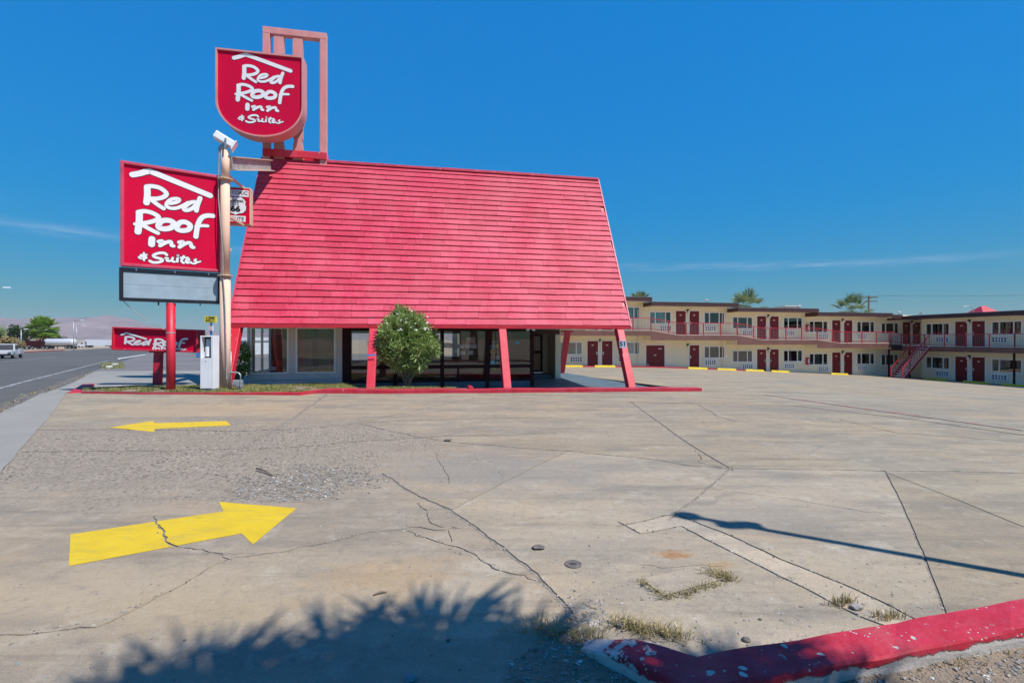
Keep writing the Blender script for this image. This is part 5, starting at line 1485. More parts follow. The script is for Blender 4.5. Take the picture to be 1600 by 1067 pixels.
def oleander(loc, rx, rz, zc, nleaf, label, flowers=0, seed=1, mat='oleander', stems=16, L=.17):
    rr = np.random.default_rng(seed)
    t = thing('flowering_shrub' if flowers else 'shrub', label, 'shrub', T(loc))
    # branch tips fill the crown volume, leaves sit in whorls round them
    tips = []
    while len(tips) < nleaf//9:
        p = rr.uniform(-1,1,3); r = np.linalg.norm(p)
        if r > 1 or r < rr.uniform(.45,.93): continue
        lump = .88 + .30*noise.noise(Vector(p)*2.2 + Vector((seed*3,0,0)))
        if p[2] < -.55 and rr.random() < .6: continue
        tips.append(p*lump)
    tips = np.array(tips)
    cen = tips*np.array([rx,rx*.95,rz]) + np.array([0,0,zc])
    P = np.repeat(cen, 9, 0) + rr.normal(0,.035,(len(cen)*9,3))
    out = np.repeat(tips/np.linalg.norm(tips,axis=1,keepdims=True), 9, 0)
    D = out*.7 + rr.normal(0,.62,P.shape) + np.array([0,0,.28])
    leaf_cloud('foliage', P, D, rr.uniform(.6,1.15,len(P))*L, .027*L/.17+.004, M[mat], t)
    m = MB()
    for i in range(stems):
        a = 2*math.pi*i/stems + rr.uniform(-.2,.2); rad_ = rx*rr.uniform(.35,.85); top = zc + rz*rr.uniform(-.25,.55)
        b = (rr.uniform(-.12,.12), rr.uniform(-.10,.10), -.05)
        e = (math.cos(a)*rad_, math.sin(a)*rad_*.9, top)
        mid = (b[0]*.4+e[0]*.6+rr.normal(0,.03), b[1]*.4+e[1]*.6+rr.normal(0,.03), top*.5)
        m.tube([b, ((b[0]+mid[0])/2*.9,(b[1]+mid[1])/2*.9,mid[2]*.5), mid, e], [.022,.018,.014,.006], 5)
    m.build('stem', M['bark'], t, smooth=True)
    if flowers:
        fm = MB()
        for _ in range(flowers):
            a = rr.uniform(0,2*math.pi); u = rr.uniform(.35,1)
            p = np.array([math.sqrt(1-u*u)*math.cos(a)*rx, math.sqrt(1-u*u)*math.sin(a)*rx*.95, u*rz])*rr.uniform(.93,1.04) + np.array([0,0,zc])
            if rr.random() < .35: p[0] = abs(p[0])
            for c in range(int(rr.integers(1,4))):
                q = p + rr.normal(0,.045,3); nrm = rr.normal(0,.5,3)+np.array([0,-.4,.8]); nrm /= np.linalg.norm(nrm)
                x = np.cross(nrm,[1,0,.1]); x /= np.linalg.norm(x); y = np.cross(nrm,x)
                for k in range(5):
                    b = 2*math.pi*k/5
                    d1 = x*math.cos(b-.4)+y*math.sin(b-.4); d2 = x*math.cos(b+.4)+y*math.sin(b+.4); dm = x*math.cos(b)+y*math.sin(b)
                    fm.add([q, q+d1*.028+nrm*.004, q+dm*.040+nrm*.010, q+d2*.028+nrm*.004], [(0,1,2,3)])
        stuff(fm.build('flowers', M['flower'], t))
    return t
bx, by = gp(637, 604.5)
oleander((bx-.06,by,.0), 1.24, 1.26, 1.70, 12500, 'rounded oleander shrub with white blossom standing in the grass before the office', 90, 4, L=.28)
oleander((*gp(338,604.5),.02), .42, .85, .95, 1300, 'leafy green bush left of the beige pole behind the telephone pedestal', 0, 9, 'bright_leaf', 8, .20)
oleander((*gp(373,603),.02), .36, .75, .95, 1000, 'leafy green bush right of the beige pole above the gas meter', 0, 12, 'bright_leaf', 8, .24)
# blue strap tying the shrub to the post
a, b = ow(4.72,-.62,1.22), Vector((bx-.75, by+.1, 1.32))
m = MB(); m.bar(a,b,.02,.06); m.bar(ow(4.70,-.68,1.22), ow(5.04,-.68,1.25), .012,.06)
tag(m.build('strap', M['blue']), 'blue strap tying the rounded shrub to the second slanting post', 'strap')

def fan_palm(loc, h, R, nf, label, seed, mat='palm_leaf', trunk_r=.22, group=None, droop=.5, dead=6, seg=22, lo=-45, wid=.085, rag=0.0):
    rr = np.random.default_rng(seed)
    t = thing('fan_palm', label, 'palm tree', T(loc), group)
    m = MB(); pts = []; rs = []
    for i in range(9):
        f = i/8; pts.append((.12*math.sin(f*2+seed), .10*math.sin(f*1.6+seed*2), h*f-.1)); rs.append(trunk_r*(1.25-.4*f) + .012*math.sin(i*7))
    m.tube(pts, rs, 12); m.build('trunk', M['palm_trunk'], t, smooth=True)
    top = np.array(pts[-1])
    fr = MB(); dd = MB(); pet = MB()
    for i in range(nf):
        a = i*2.39996 + rr.uniform(-.2,.2); f = (i+.5)/nf
        el = math.radians(86 - (86-lo)*f**.9 + rr.uniform(-12,12))
        d = np.array([math.cos(a)*math.cos(el), math.sin(a)*math.cos(el), math.sin(el)])
        L = R*rr.uniform(.45,.62); side = np.array([-math.sin(a), math.cos(a), 0]); up = np.cross(d, side); up = up if up[2] > 0 else -up
        k = top + d*L - np.array([0,0,.10*L*(1-abs(d[2]))])
        pet.tube([tuple(top), tuple(top+d*L*.5), tuple(k)], [.03,.022,.015], 4)
        S = R*rr.uniform(.50,.62); B = dd if i >= nf-dead else fr
        for s in range(seg):
            th = (s-(seg-1)/2)/seg*math.radians(215)
            q = d*math.cos(th) + side*math.sin(th)
            l = S*(1-.22*abs(th)/1.9)*rr.uniform(.9-rag,1.05)
            w = S*wid*rr.uniform(1-rag,1)
            perp = -d*math.sin(th) + side*math.cos(th)
            m1 = k + q*l*.55 + up*.03*S*((s%2)*2-1); tip = k + q*l - np.array([0,0,droop*l*rr.uniform(.2,.5)])
            B.add([k, m1-perp*w*.5, tip, m1+perp*w*.5], [(0,1,2),(0,2,3)])
    fr.build('fronds', M[mat], t); pet.build('frond_stalks', M['palm_leaf'], t)
    if dead: dd.build('dead_fronds', M['dead_leaf'], t)
    return t
def far(px, Y): return ((px-800)/FPX*Y, Y, g((px-800)/FPX*Y, Y))
def palm_at(px, ytop, Y, R, *a, **k):
    x, y, z = far(px, Y); h = (530-ytop)/FPX*Y + CAMH - z - R*.75
    return fan_palm((x,y,z), h, R, *a, **k)
palm_at(1168, 456, 62, 2.7, 20, 'fan palm rising behind the roofline above the middle rooms', 3, seg=18, wid=.10, lo=-35, dead=3, droop=.25)
palm_at(1329, 462, 60, 2.6, 18, 'fan palm behind the motel roof beside the utility pole', 5, seg=18, wid=.10, lo=-30, dead=3, droop=.25)
palm_at(1000, 456, 60, 1.6, 20, 'small fan palm top just right of the red roof over the motel', 8)
palm_at(65, 497, 190, 5.6, 70, 'broad bright green fan palm behind the tanker truck across the road', 13, 'palm_green', .55, dead=8, lo=-60, seg=16, wid=.13)
# big palm beside the photographer: only its shadow is seen
def shade_at(x, y, h): q = Vector((x,y,-.05)) - SHDIR*(h/math.tan(SUN_EL)); return (q.x,q.y,-.05)
fan_palm(shade_at(-.58,1.58,6.8), 6.8, 2.1, 48, 'tall fan palm standing to the right of the viewpoint, known by its shadow', 17, 'palm_leaf', .35, dead=5, seg=30, lo=-50, wid=.06, rag=.3)
fan_palm(shade_at(1.15,2.0,6.2), 6.2, 1.15, 24, 'second fan palm right of the viewpoint shading the red kerb', 23, 'palm_leaf', .3, dead=3, seg=24, lo=-40, wid=.06, rag=.3)

def tree(px, Y, ytop, w, label, seed, mat='tree_leaf', group='trees beyond the road', n=900, flat=1.0):
    rr = np.random.default_rng(seed); x,y,z = far(px,Y)
    H = (530-ytop)/FPX*Y + CAMH - z; W = w/FPX*Y/2
    t = thing('tree', label, 'tree', T((x,y,z)), group)
    m = MB(); m.tube([(0,0,-.2),(.05*W,0,H*.3),(0,0,H*.6)],[.12*W,.09*W,.05*W],7)
    for i in range(5):
        a = i*1.3+seed; m.tube([(0,0,H*.3),(math.cos(a)*W*.3,math.sin(a)*W*.3,H*.55),(math.cos(a)*W*.6,math.sin(a)*W*.6,H*.75)],[.06*W,.04*W,.02*W],5)
    m.build('trunk', M['bark'], t)
    C = rr.normal(0,1,(14,3)); C = C/np.linalg.norm(C,axis=1,keepdims=True)*rr.uniform(.25,.75,(14,1))
    idx = rr.integers(0,14,n); u = rr.normal(0,1,(n,3)); u /= np.linalg.norm(u,axis=1,keepdims=True)
    P = (C[idx] + u*rr.uniform(.2,.42,(n,1)))*np.array([W,W,H*.42*flat]) + np.array([0,0,H*.60])
    leaf_cloud('crown', P, u+rr.normal(0,.4,(n,3)), np.full(n, W*.28), W*.16, M[mat], t)
    return t
tree(22, 175, 509, 22, 'dark green round tree left of the broad palm across the road', 2, n=1500)
tree(36, 180, 514, 22, 'low dark tree between the round tree and the broad palm', 4, n=1200)
tree(2, 150, 507, 14, 'narrow grey green tree at the left picture edge', 6, 'oleander', n=900)
tree(84, 200, 513, 22, 'dark rounded tree right of the broad palm across the road', 7, n=1300)
tree(-20, 140, 505, 34, 'tree just outside the left picture edge', 8, n=900)
tree(101, 230, 526, 12, 'low dark bush right of the tanker truck', 10, n=500)
tree(316, 85, 517, 13, 'bright green tree beside the white shop far behind the pedestal', 11, 'bright_leaf', n=900)
tree(8, 110, 526, 30, 'pale scrub behind the red kerb at the far left', 14, 'weed', n=900, flat=.8)
tree(27, 120, 531, 18, 'small pale scrub beside the dark red truck', 15, 'weed', n=600, flat=.8)

# ------------------------------------------------------------------ street lamps, poles, far signs
def street_lamp(px, Y, ytop, arm_px, label, left=False):
    x,y,z = far(px,Y); H = (530-ytop)/FPX*Y + CAMH - z; A = arm_px/FPX*Y
    t = thing('street_lamp', label, 'street lamp', T((x,y,z)), 'street lamps along the road')
    m = MB(); m.tube([(0,0,-.2),(0,0,H*.96)],[.13,.09],8); m.build('pole', M['galv'], t, smooth=True)
    m = MB(); m.tube([(0,0,H*.955),(A*.3,0,H*.985),(A*.85,0,H)],[.06,.05,.045],6); m.build('arm', M['galv'], t, smooth=True)
    s = 1 if A > 0 else -1
    m = MB(); m.hexa([(A*.85-.1*s,-.16,H-.10),(A*.85+.75*s,-.12,H-.08),(A*.85+.75*s,.12,H-.08),(A*.85-.1*s,.16,H-.10)][::s],[(A*.85-.1*s,-.14,H+.08),(A*.85+.7*s,-.08,H+.03),(A*.85+.7*s,.08,H+.03),(A*.85-.1*s,.14,H+.08)][::s]); m.build('lamp_head', M['cam_white'], t)
    return t
street_lamp(115, 150, 500, 14, 'taller white street lamp in the middle distance left of the low sign')
street_lamp(119.5, 180, 508, 12, 'shorter white street lamp just right of the taller one')
street_lamp(33, 120, 514, 7, 'small street lamp before the dark green tree')
street_lamp(-30, 67, 449, 44, 'street lamp whose head reaches in at the left edge of the sky')
x,y,z = far(1357.5, 75); up_ = thing('utility_pole', 'brown utility pole with two crossarms behind the motel roof', 'utility pole', T((x,y,z)))
zt = (530-462)/FPX*75 + CAMH - z
m = MB(); m.tube([(0,0,-.3),(0,0,zt)],[.17,.13],8); m.build('pole', M['wood_pole'], up_, smooth=True)
m = MB(); m.box(-1.35,1.3,-.16,-.04,zt-.35,zt-.20); m.build('crossarm', M['wood_pole'], up_)
m = MB(); m.box(-.2,1.25,-.16,-.04,zt-.95,zt-.82); m.build('crossarm', M['wood_pole'], up_)
for xx in (-1.25,-.8,.75,1.2):
    m = MB(); m.lathe([(.03,zt-.2),(.06,zt-.12),(.04,zt-.03)],6,T((xx,-.1,0))); m.build('insulator', M['galv'], up_)
m = MB()
for xx in (-1.25,1.2):
    p0 = Vector((x+xx,y-.1,z+zt-.03)); p1 = Vector((x+46,y-22,z+zt+1.0))
    m.tube([p0+(p1-p0)*t+Vector((0,0,-1.1*math.sin(math.pi*t))) for t in np.linspace(0,1,12)], .012, 4)
tag(m.build('power_line', M['black']), 'thin power lines running right from the utility pole', 'power line')
# curved lamp and little red roof beyond the right wing
x,y,z = far(1521, 66); cl_ = thing('curved_lamp', 'slim lamp with a curved neck above the right wing roof', 'lamp', T((x,y,z)))
zt = (530-478)/FPX*66 + CAMH - z
m = MB(); m.tube([(0,0,-.3),(0,0,zt-.6),(-.2,0,zt-.15),(-.7,0,zt),(-1.1,0,zt-.02)],[.06,.05,.045,.04,.04],6); m.build('pole', M['galv'], cl_, smooth=True)
m = MB(); m.box(-1.5,-1.0,-.12,.12,zt-.10,zt); m.build('lamp_head', M['cam_white'], cl_)
x,y,z = far(1536, 80); rh = thing('red_roofed_house', 'small house with a pointed red roof peeping over the right wing', 'building', T((x,y,z)))
zt = (530-478)/FPX*80 + CAMH - z
m = MB(); m.box(-1.1,1.1,-1.1,1.1,-.3,zt-.85); m.build('wall', M['far_building'], rh)
m = MB(); m.add([(-1.4,-1.4,zt-1.1),(1.4,-1.4,zt-1.1),(1.4,1.4,zt-1.1),(-1.4,1.4,zt-1.1),(-.3,0,zt),(.3,0,zt)],[(0,1,5,4),(1,2,5),(2,3,4,5),(3,0,4),(0,3,2,1)]); m.build('roof', M['rail_red'], rh)
x,y,z = far(1229, 90); fb = thing('flat_building', 'pale flat topped building far behind the motel roof', 'building', T((x,y,z)))
zt = (530-480)/FPX*90 + CAMH - z
m = MB(); m.box(-1.4,1.4,-2,2,-.3,zt); m.build('wall', M['far_building'], fb); m = MB(); m.box(-1.5,1.5,-2.1,2.1,zt+.003,zt+.15); m.build('parapet', M['cream_trim'], fb)
# tyre shop sign and shop
x,y,z = far(328.5, 50); ts = thing('tyre_sign', 'yellow tyre shop sign on a blue pole far behind the pedestal', 'sign', T((x,y,z)))
q = 50/FPX
def zz(py): return (530-py)*q + CAMH - z
m = MB(); m.tube([(0,.15,-.3),(0,.15,zz(495))],.10,8); m.build('pole', M['blue'], ts)
m = MB(); m.box(-8.5*q,9.5*q,-.05,.10,zz(504),zz(494)); m.build('panel', M['sign_yellow'], ts)
put('lettering', text_mesh('4 TIRES', .27, .004, .012), M['black'], ts, T((x+.03,y-.06,z+zz(496.8))) @ Matrix.Rotation(rad(90),4,'X'))
put('lettering', text_mesh('AUTO', .19, .004, .01), M['black'], ts, T((x-.18,y-.06,z+zz(500.3))) @ Matrix.Rotation(rad(90),4,'X'))
m = MB()
for i in range(7): m.box(-.42+i*.12,-.34+i*.12,-.06,-.052,zz(503.2),zz(502))
for i in range(3): m.box(.2+i*.1,.27+i*.1,-.06,-.052,zz(500.8),zz(499.8))
m.build('small_print', M['black'], ts)
m = MB(); m.box(-2.8*q,4.5*q,-.05,.05,zz(517),zz(509)); m.build('lower_panel', M['paper'], ts)
m = MB()
for py in (509.6,512.6,515.6): m.box(-2.4*q,3.6*q,-.058,-.051,zz(py+.9),zz(py)); 
m.build('print_band', M['rail_red'], ts)
x,y,z = far(338, 78); sh = thing('tyre_shop', 'low white shop with blue trim beyond the pedestal and beige pole', 'building', T((x,y,z)))
m = MB(); m.box(-3.2,6,0,8,-.5,2.2); m.build('wall', M['truck_white'], sh)
m = MB(); m.box(-3.4,6.2,-.3,8,2.203,2.75); m.build('roof_band', M['truck_white'], sh)
m = MB(); m.box(-3.1,-1.5,-.05,-.003,1.2,2.0); m.box(.4,1.0,-.05,-.003,-.2,1.4); m.build('blue_panel', M['blue'], sh)
m = MB(); m.box(1.4,3.4,-.05,-.003,.2,1.3); m.build('window', M['grey_wall'], sh)
x,y,z = far(309.5, 60); bb = thing('blue_machine', 'blue and white box standing at the far lot right of the low sign', 'box', T((x,y,z)))
m = MB(); m.box(-.25,.3,0,.5,0,1.45); m.build('case', M['blue'], bb, bevel=.03); m = MB(); m.box(-.2,.25,-.02,-.003,.95,1.35); m.build('panel', M['paper'], bb)
x,y = gp(250.5, 574.3); cn_ = thing('traffic_cone', 'orange traffic cone half hidden behind the dark red sign post', 'traffic cone', T((x,y,g(x,y)-.02)))
m = MB(); m.lathe([(.17,.03),(.15,.04),(.03,.68),(.02,.69)],12); m.build('cone', M['orange'], cn_, smooth=True); m = MB(); m.box(-.2,.2,-.2,.2,0,.035); m.build('foot', M['black'], cn_)

# ------------------------------------------------------------------ vehicles across the road
def wheel(parent, x, y, r, w, name='wheel', ax='Y'):
    m = MB(); R = Matrix.Translation((x,y,r)) @ Matrix.Rotation(rad(90),4,'X')
    m.lathe([(r*.62,-w/2),(r*.95,-w/2),(r,-w/2+.04),(r,w/2-.04),(r*.95,w/2),(r*.62,w/2)],16,R); o = m.build(name, M['rubber'], parent)
    m = MB(); m.lathe([(r*.60,-w/2-.01),(r*.60,w/2+.01)],12,R); m.build('rim', M['chrome'], o)
    return o
def tractor(parent, m_, x, sleeper=True):
    """a long-nosed tractor unit facing -x, its nose at x"""
    a = MB(); a.hexa([(x,-.95,.6),(x+1.9,-1.05,.6),(x+1.9,1.05,.6),(x,.95,.6)],[(x+.1,-.8,1.6),(x+1.9,-1.0,1.85),(x+1.9,1.0,1.85),(x+.1,.8,1.6)]); a.build('hood', m_, parent, bevel=.06)
    a = MB(); a.hexa([(x+1.9,-1.15,.6),(x+3.9,-1.2,.6),(x+3.9,1.2,.6),(x+1.9,1.15,.6)],[(x+2.5,-1.0,3.0),(x+3.9,-1.15,3.7),(x+3.9,1.15,3.7),(x+2.5,1.0,3.0)]); a.build('cab', m_, parent, bevel=.08)
    a = MB(); a.hexa([(x+2.02,-.95,1.9),(x+2.02,-.95,1.9),(x+2.02,.95,1.9),(x+2.02,.95,1.9)],[(x+2.38,-.9,2.75),(x+2.40,-.9,2.75),(x+2.40,.9,2.75),(x+2.38,.9,2.75)]); a.box(x+2.5,x+3.2,-1.19,-1.17,1.95,2.7); a.build('window', M['black'], parent)
    a = MB(); a.box(x-.12,x,-1.1,1.1,.35,.75); a.build('bumper', M['chrome'], parent)
    a = MB(); a.box(x+3.9,x+6.2,-.45,.45,.65,.95); a.build('chassis', M['black'], parent)
    for yy in (-1.2,1.2):
        a = MB(); a.tube([(x+3.98,yy*.92,.8),(x+3.98,yy*.92,3.9)],.08,8); a.build('exhaust_stack', M['chrome'], parent)
    for xx in (x+1.0, x+4.6, x+5.8):
        for yy in (-1.0,1.0): wheel(parent, xx, yy, .5, .35)
def truck(name, px, Y, rz, label, body):
    x,y,z = far(px,Y); t = thing(name, label, 'truck', rotz((x,y,z),rz)); body(t); return t
M['tank'] = paint('dull_silver_tank', (.62,.63,.65), .45, .06, 2, metal=.25)
def tanker(t):
    tractor(t, M['frame_brown'], -7.5)
    R = Matrix.Translation((0,0,2.35)) @ Matrix.Rotation(rad(90),4,'Y')
    a = MB(); a.lathe([(.3,-3.2),(1.15,-2.95),(1.25,-2.6),(1.25,6.2),(1.15,6.6),(.3,6.85)],18,R); a.build('tank', M['tank'], t, smooth=True)
    a = MB(); a.box(-3,6.6,-.5,.5,.85,1.1); a.build('chassis', M['black'], t)
    for xx in (4.6,5.8):
        for yy in (-1.0,1.0): wheel(t, xx, yy, .5, .35)
    a = MB(); a.box(-1.5,3.5,-.35,.35,3.6,3.72); a.build('catwalk', M['galv'], t)
def semi(t):
    tractor(t, M['truck_white'], -9.5)
    a = MB(); a.box(-4.3,10.5,-1.3,1.3,1.15,4.05); a.build('trailer', M['truck_white'], t, bevel=.04)
    a = MB(); a.box(-4.0,10.3,-.5,.5,.85,1.147); a.build('chassis', M['black'], t)
    a = MB(); a.box(-5.6,-4.5,-1.0,1.0,2.9,3.9); a.build('fairing', M['truck_white'], t, bevel=.1)
    for xx in (7.6,8.9):
        for yy in (-1.0,1.0): wheel(t, xx, yy, .5, .35)
    a = MB(); a.box(-.5,5,-1.32,-1.29,.55,1.1); a.build('side_skirt', M['truck_white'], t)
def trailer_only(t):
    a = MB(); a.box(-8,8,-1.3,1.3,1.15,4.05); a.build('trailer', M['truck_white'], t, bevel=.04)
    a = MB(); a.box(-7.6,7.6,-.5,.5,.85,1.147); a.build('chassis', M['black'], t)
    for xx in (5.2,6.4):
        for yy in (-1.0,1.0): wheel(t, xx, yy, .5, .35)
def dump(t):
    tractor(t, M['truck_red'], -4.5)
    a = MB(); a.hexa([(-.4,-1.15,1.1),(5,-1.15,1.1),(5,1.15,1.1),(-.4,1.15,1.1)],[(-.6,-1.25,2.9),(5.2,-1.25,2.7),(5.2,1.25,2.7),(-.6,1.25,2.9)]); a.build('load_bed', M['frame_brown'], t, bevel=.04)
truck('tanker_truck', 86, 168, 3, 'tanker truck with a shiny silver tank across the road under the palm', tanker)
truck('semi_truck', 152, 245, 0, 'white semi truck with a long white trailer left of the low sign', semi)
truck('trailer', 165, 300, 0, 'white box trailer parked behind the long white semi trailer', trailer_only)
truck('dump_truck', 34, 150, 35, 'dark red truck parked under the trees at the far left', dump)
# pale canopy behind the tanker
x,y,z = far(82,215); ca = thing('canopy', 'long low dark roofed canopy behind the tanker truck', 'shelter', T((x,y,z)))
m = MB(); m.box(-5,10,-3,3,4.1,4.5); m.build('roof', M['blue'] if False else M['grey_steel'], ca)
for xx in (-4.6,0,4.8,9.6):
    m = MB(); m.box(xx-.12,xx+.12,-2.8,-2.55,-.2,4.097); m.build('post', M['black'], ca)
x,y,z = far(8,105); os_ = thing('kiosk', 'small tan and white kiosk among the scrub at the far left', 'kiosk', T((x,y,z)))
m = MB(); m.box(-.4,.5,-.5,.5,0,1.0); m.build('wall', M['beige_metal'], os_); m = MB(); m.box(-.5,.6,-.6,.6,1.003,1.15); m.build('roof', M['frame_brown'], os_); m = MB(); m.box(-.3,.1,-.53,-.503,.4,1.0); m.build('panel', M['paper'], os_)

# light pickup leaving the frame on the far lane
M['ghost_grey'] = paint('grey_pickup', (.42,.43,.44), .4, .08, 2)
def pickup():
    p = rp(62.5, 12.2); x, y = p
    t = thing('pickup_truck', 'pale pickup with a flat dark bed leaving at the left picture edge', 'pickup', Matrix.Translation((x,y,g(x,y)-.04)) @ Matrix.Rotation(math.atan2(RD.y,RD.x)+math.pi,4,'Z'))
    m = MB(); m.hexa([(.55,-.9,.42),(2.75,-.88,.42),(2.75,.88,.42),(.55,.9,.42)],[(.55,-.88,1.02),(2.65,-.80,.95),(2.65,.80,.95),(.55,.88,1.02)]); m.build('body', M['ghost_grey'], t, bevel=.06)
    m = MB(); m.hexa([(-.6,-.88,.42),(1.5,-.88,.42),(1.5,.88,.42),(-.6,.88,.42)],[(-.4,-.72,1.70),(.75,-.72,1.68),(.75,.72,1.68),(-.4,.72,1.70)]); m.build('cab', M['ghost_grey'], t, bevel=.06)
    m = MB(); m.box(-.2,.75,-.83,-.80,1.08,1.55); m.box(-.2,.75,.80,.83,1.08,1.55); m.hexa([(.85,-.66,1.05),(1.2,-.7,1.05),(1.2,.7,1.05),(.85,.66,1.05)],[(.72,-.62,1.62),(.80,-.62,1.62),(.80,.62,1.62),(.72,.62,1.62)]); m.build('window', M['black'], t)
    m = MB(); m.box(-2.7,-.65,-.9,-.84,.45,1.05); m.box(-2.7,-.65,.84,.9,.45,1.05); m.box(-2.7,-2.64,-.84,.84,.45,1.05); m.box(-2.64,-.65,-.84,.84,.45,.55); m.build('load_bed', M['ghost_grey'], t, bevel=.03)
    m = MB(); m.box(-2.76,-2.70,-.85,.85,.40,.58); m.box(2.70,2.80,-.85,.85,.38,.58); m.build('bumper', M['black'], t)
    for yy in (-.7,.7):
        m = MB(); m.box(2.76,2.81,yy-.14,yy+.14,.66,.82); m.build('headlight', M['chrome'], t)
        m = MB(); m.box(-2.715,-2.702,yy-.08,yy+.08,.7,.95); m.build('tail_light', M['rail_red'], t)
    for xx in (-1.75,1.75):
        for yy in (-.78,.78): wheel(t, xx, yy, .36, .24)
pickup()
# ------------------------------------------------------------------ painted arrows
def arrow(name, P, label, holes=()):
    o = sheet('arrow_marking', [gp(*p) for p in P], M['yellow_marking'], .003, lambda y: .5, step=.12, wob=.008, holes=holes)
    return tag(o, label, 'road marking')
cr = [ribbon_poly(J[i][0], J[i][1]*1.05, J[i][2]+.15, .045) for i in (11,)]
arrow('a', [(109.5,835),(107,884.6),(377.4,833.4),(395,850.4),(464,794),(341.5,784),(349,799)], 'big yellow arrow painted on the cracked concrete, pointing right', cr)
arrow('a', [(170.8,667.9),(240.8,674.9),(241.7,670),(361,664.8),(353.8,657.8),(242,661),(238.6,657.8)], 'small yellow arrow painted farther off, pointing left to the road')
line('faded_red_line', gp(1195,617), gp(1600,673), .10, M['faint_red'], .012)

# ------------------------------------------------------------------ the red kerb in the foreground
def dense2(a, n=9):
    out = []
    for i in range(len(a)-1):
        for k in range(n): out.append(tuple(np.array(a[i])+(np.array(a[i+1])-np.array(a[i]))*k/n))
    return out + [tuple(a[-1])]
KB = dense2([(.455,2.835),(.98,2.56),(1.95,2.79),(3.31,3.12),(9,4.60)], 12)
KF = dense2([(.385,2.735),(.87,2.30),(1.72,2.50),(2.96,2.79),(8.7,4.25)], 12)
V = []; F = []; n = len(KB)
for i,(b,f) in enumerate(zip(KB,KF)):
    b, f = np.array(b), np.array(f); d = (f-b)/np.linalg.norm(f-b)
    tipd = min(1, i/5.0)
    def nz(k, s=.006): return s*noise.noise((b[0]*4, b[1]*4, k*7.))
    zt = .035 + .09*tipd**.8 + nz(1,.010 + .02*(1-tipd))
    row = [(*(b - d*.018 + d*nz(2)), -.06), (*(b + d*nz(3)), zt-.010), (*(b + d*(.012+nz(4))), zt), (*((b+f)/2), zt+.003+nz(5)), (*(f - d*(.012+nz(6,.010))), zt), (*(f + d*nz(7,.010)), zt-.012), (*(f + d*(.006+nz(8,.014))), zt-.065), (*(f + d*(.0+nz(9,.02))), -.06)]
    V += row
for i in range(n-1):
    for k in range(7): F.append((i*8+k, i*8+k+1, (i+1)*8+k+1, (i+1)*8+k))
F += [tuple(range(8))[::-1], tuple((n-1)*8+k for k in range(8))]
me = bpy.data.meshes.new('kerb'); me.from_pydata([tuple(map(float,v)) for v in V], [], F)
bm = bmesh.new(); bm.from_mesh(me); bmesh.ops.recalc_face_normals(bm, faces=bm.faces); bm.to_mesh(me); bm.free()
tag(put('kerb', me, M['kerb_front']), 'angled red kerb with chipped white tip in the right foreground beside the gravel', 'kerb')

# gravel bed before the kerb
bed = [(-.14,1.2),(-.10,2.30),gp(803,1035),gp(845,1006),gp(875,986),gp(915,978),(.46,2.78),(.93,2.42),(1.8,2.62),(3.1,2.95),(8.8,4.4),(9,-2),(-.2,-2)]
bed = bed[::-1]
def bed_h(x,y): return .026 + .012*noise.noise((x*3,y*3,1.)) + .02*max(0, noise.noise((x*1.1,y*1.1,6.)))
struct(sheet('gravel_bed', bed, M['soil'], 0, lambda y: .12 if 1.8 < y < 3.6 else .8, hf=bed_h, step=.09, wob=.03, skirt=.05))
def pebbles(name, pts, smin, smax, seed, zf):
    rr = np.random.default_rng(seed); V = []; F = []
    base = np.array([(1,0,0),(-1,0,0),(0,1,0),(0,-1,0),(0,0,1),(0,0,-1),(.6,.6,.5),(-.6,.6,.5),(.6,-.6,.5),(-.6,-.6,.5)],float)
    tri = [(6,0,2),(6,4,0),(6,2,4),(7,2,1),(7,4,2),(7,1,4),(8,3,0),(8,0,4),(8,4,3),(9,1,3),(9,3,4),(9,4,1),(0,5,2),(2,5,1),(1,5,3),(3,5,0)]
    for x,y in pts:
        s = smin*(smax/smin)**(rr.random()**2.2)
        a = rr.uniform(0,6.3); ca, sa = math.cos(a), math.sin(a)
        v = base*rr.uniform(.7,1.15,(10,1))*np.array([1.25,.85,.6])*s
        k = len(V); z = zf(x,y)
        for p in v: V.append((x+p[0]*ca-p[1]*sa, y+p[0]*sa+p[1]*ca, z+p[2]+s*.25))
        F += [tuple(k+i for i in t) for t in tri]
    me = bpy.data.meshes.new(name); me.from_pydata(V, [], F)
    return stuff(put(name, me, M['pebble']))
C = RNG.uniform((-.2,2.15),(3.9,3.3),(9000,2)); C = C[inside(bed, C)]
tag(pebbles('gravel', C, .004, .016, 5, bed_h), 'loose mixed gravel in the bed before the red kerb', 'gravel')
gpt = [gp(RNG.uniform(360,610), RNG.uniform(708,790)) for _ in range(9000)]
cx, cy = gp(482,752)
gpt = [(x,y) for x,y in gpt if math.hypot((x-cx)/1.05,(y-cy)/.9) + .55*noise.noise((x*1.7,y*1.7,3.)) + .3*noise.noise((x*6,y*6,8.)) + RNG.normal(0,.10) < .72]
tag(pebbles('gravel', gpt, .005, .019, 6, lambda x,y: g(x,y)), 'loose gravel in the broken patch behind the big yellow arrow', 'gravel')
gpt = []
for i,sp,k in ((1,.035,420),(0,.05,120),(10,.02,170),(11,.02,110),(12,.02,70),(13,.02,120),(8,.02,120),(9,.02,90),(4,.025,60)):
    P = dense(J[i][0], .02)
    for _ in range(k):
        p = P[RNG.integers(0,len(P))]; gpt.append((p[0]+RNG.normal(0,sp), p[1]+RNG.normal(0,sp)))
for _ in range(900):
    p = gp(885+abs(RNG.normal(0,34)), 990-abs(RNG.normal(0,26))); gpt.append((p[0]+RNG.normal(0,.05), p[1]+RNG.normal(0,.06)))
for _ in range(500): gpt.append(gp(RNG.uniform(880,1500), RNG.uniform(880,1010)))
for _ in range(420): gpt.append(gp(RNG.uniform(0,1600), RNG.uniform(720,1067)))
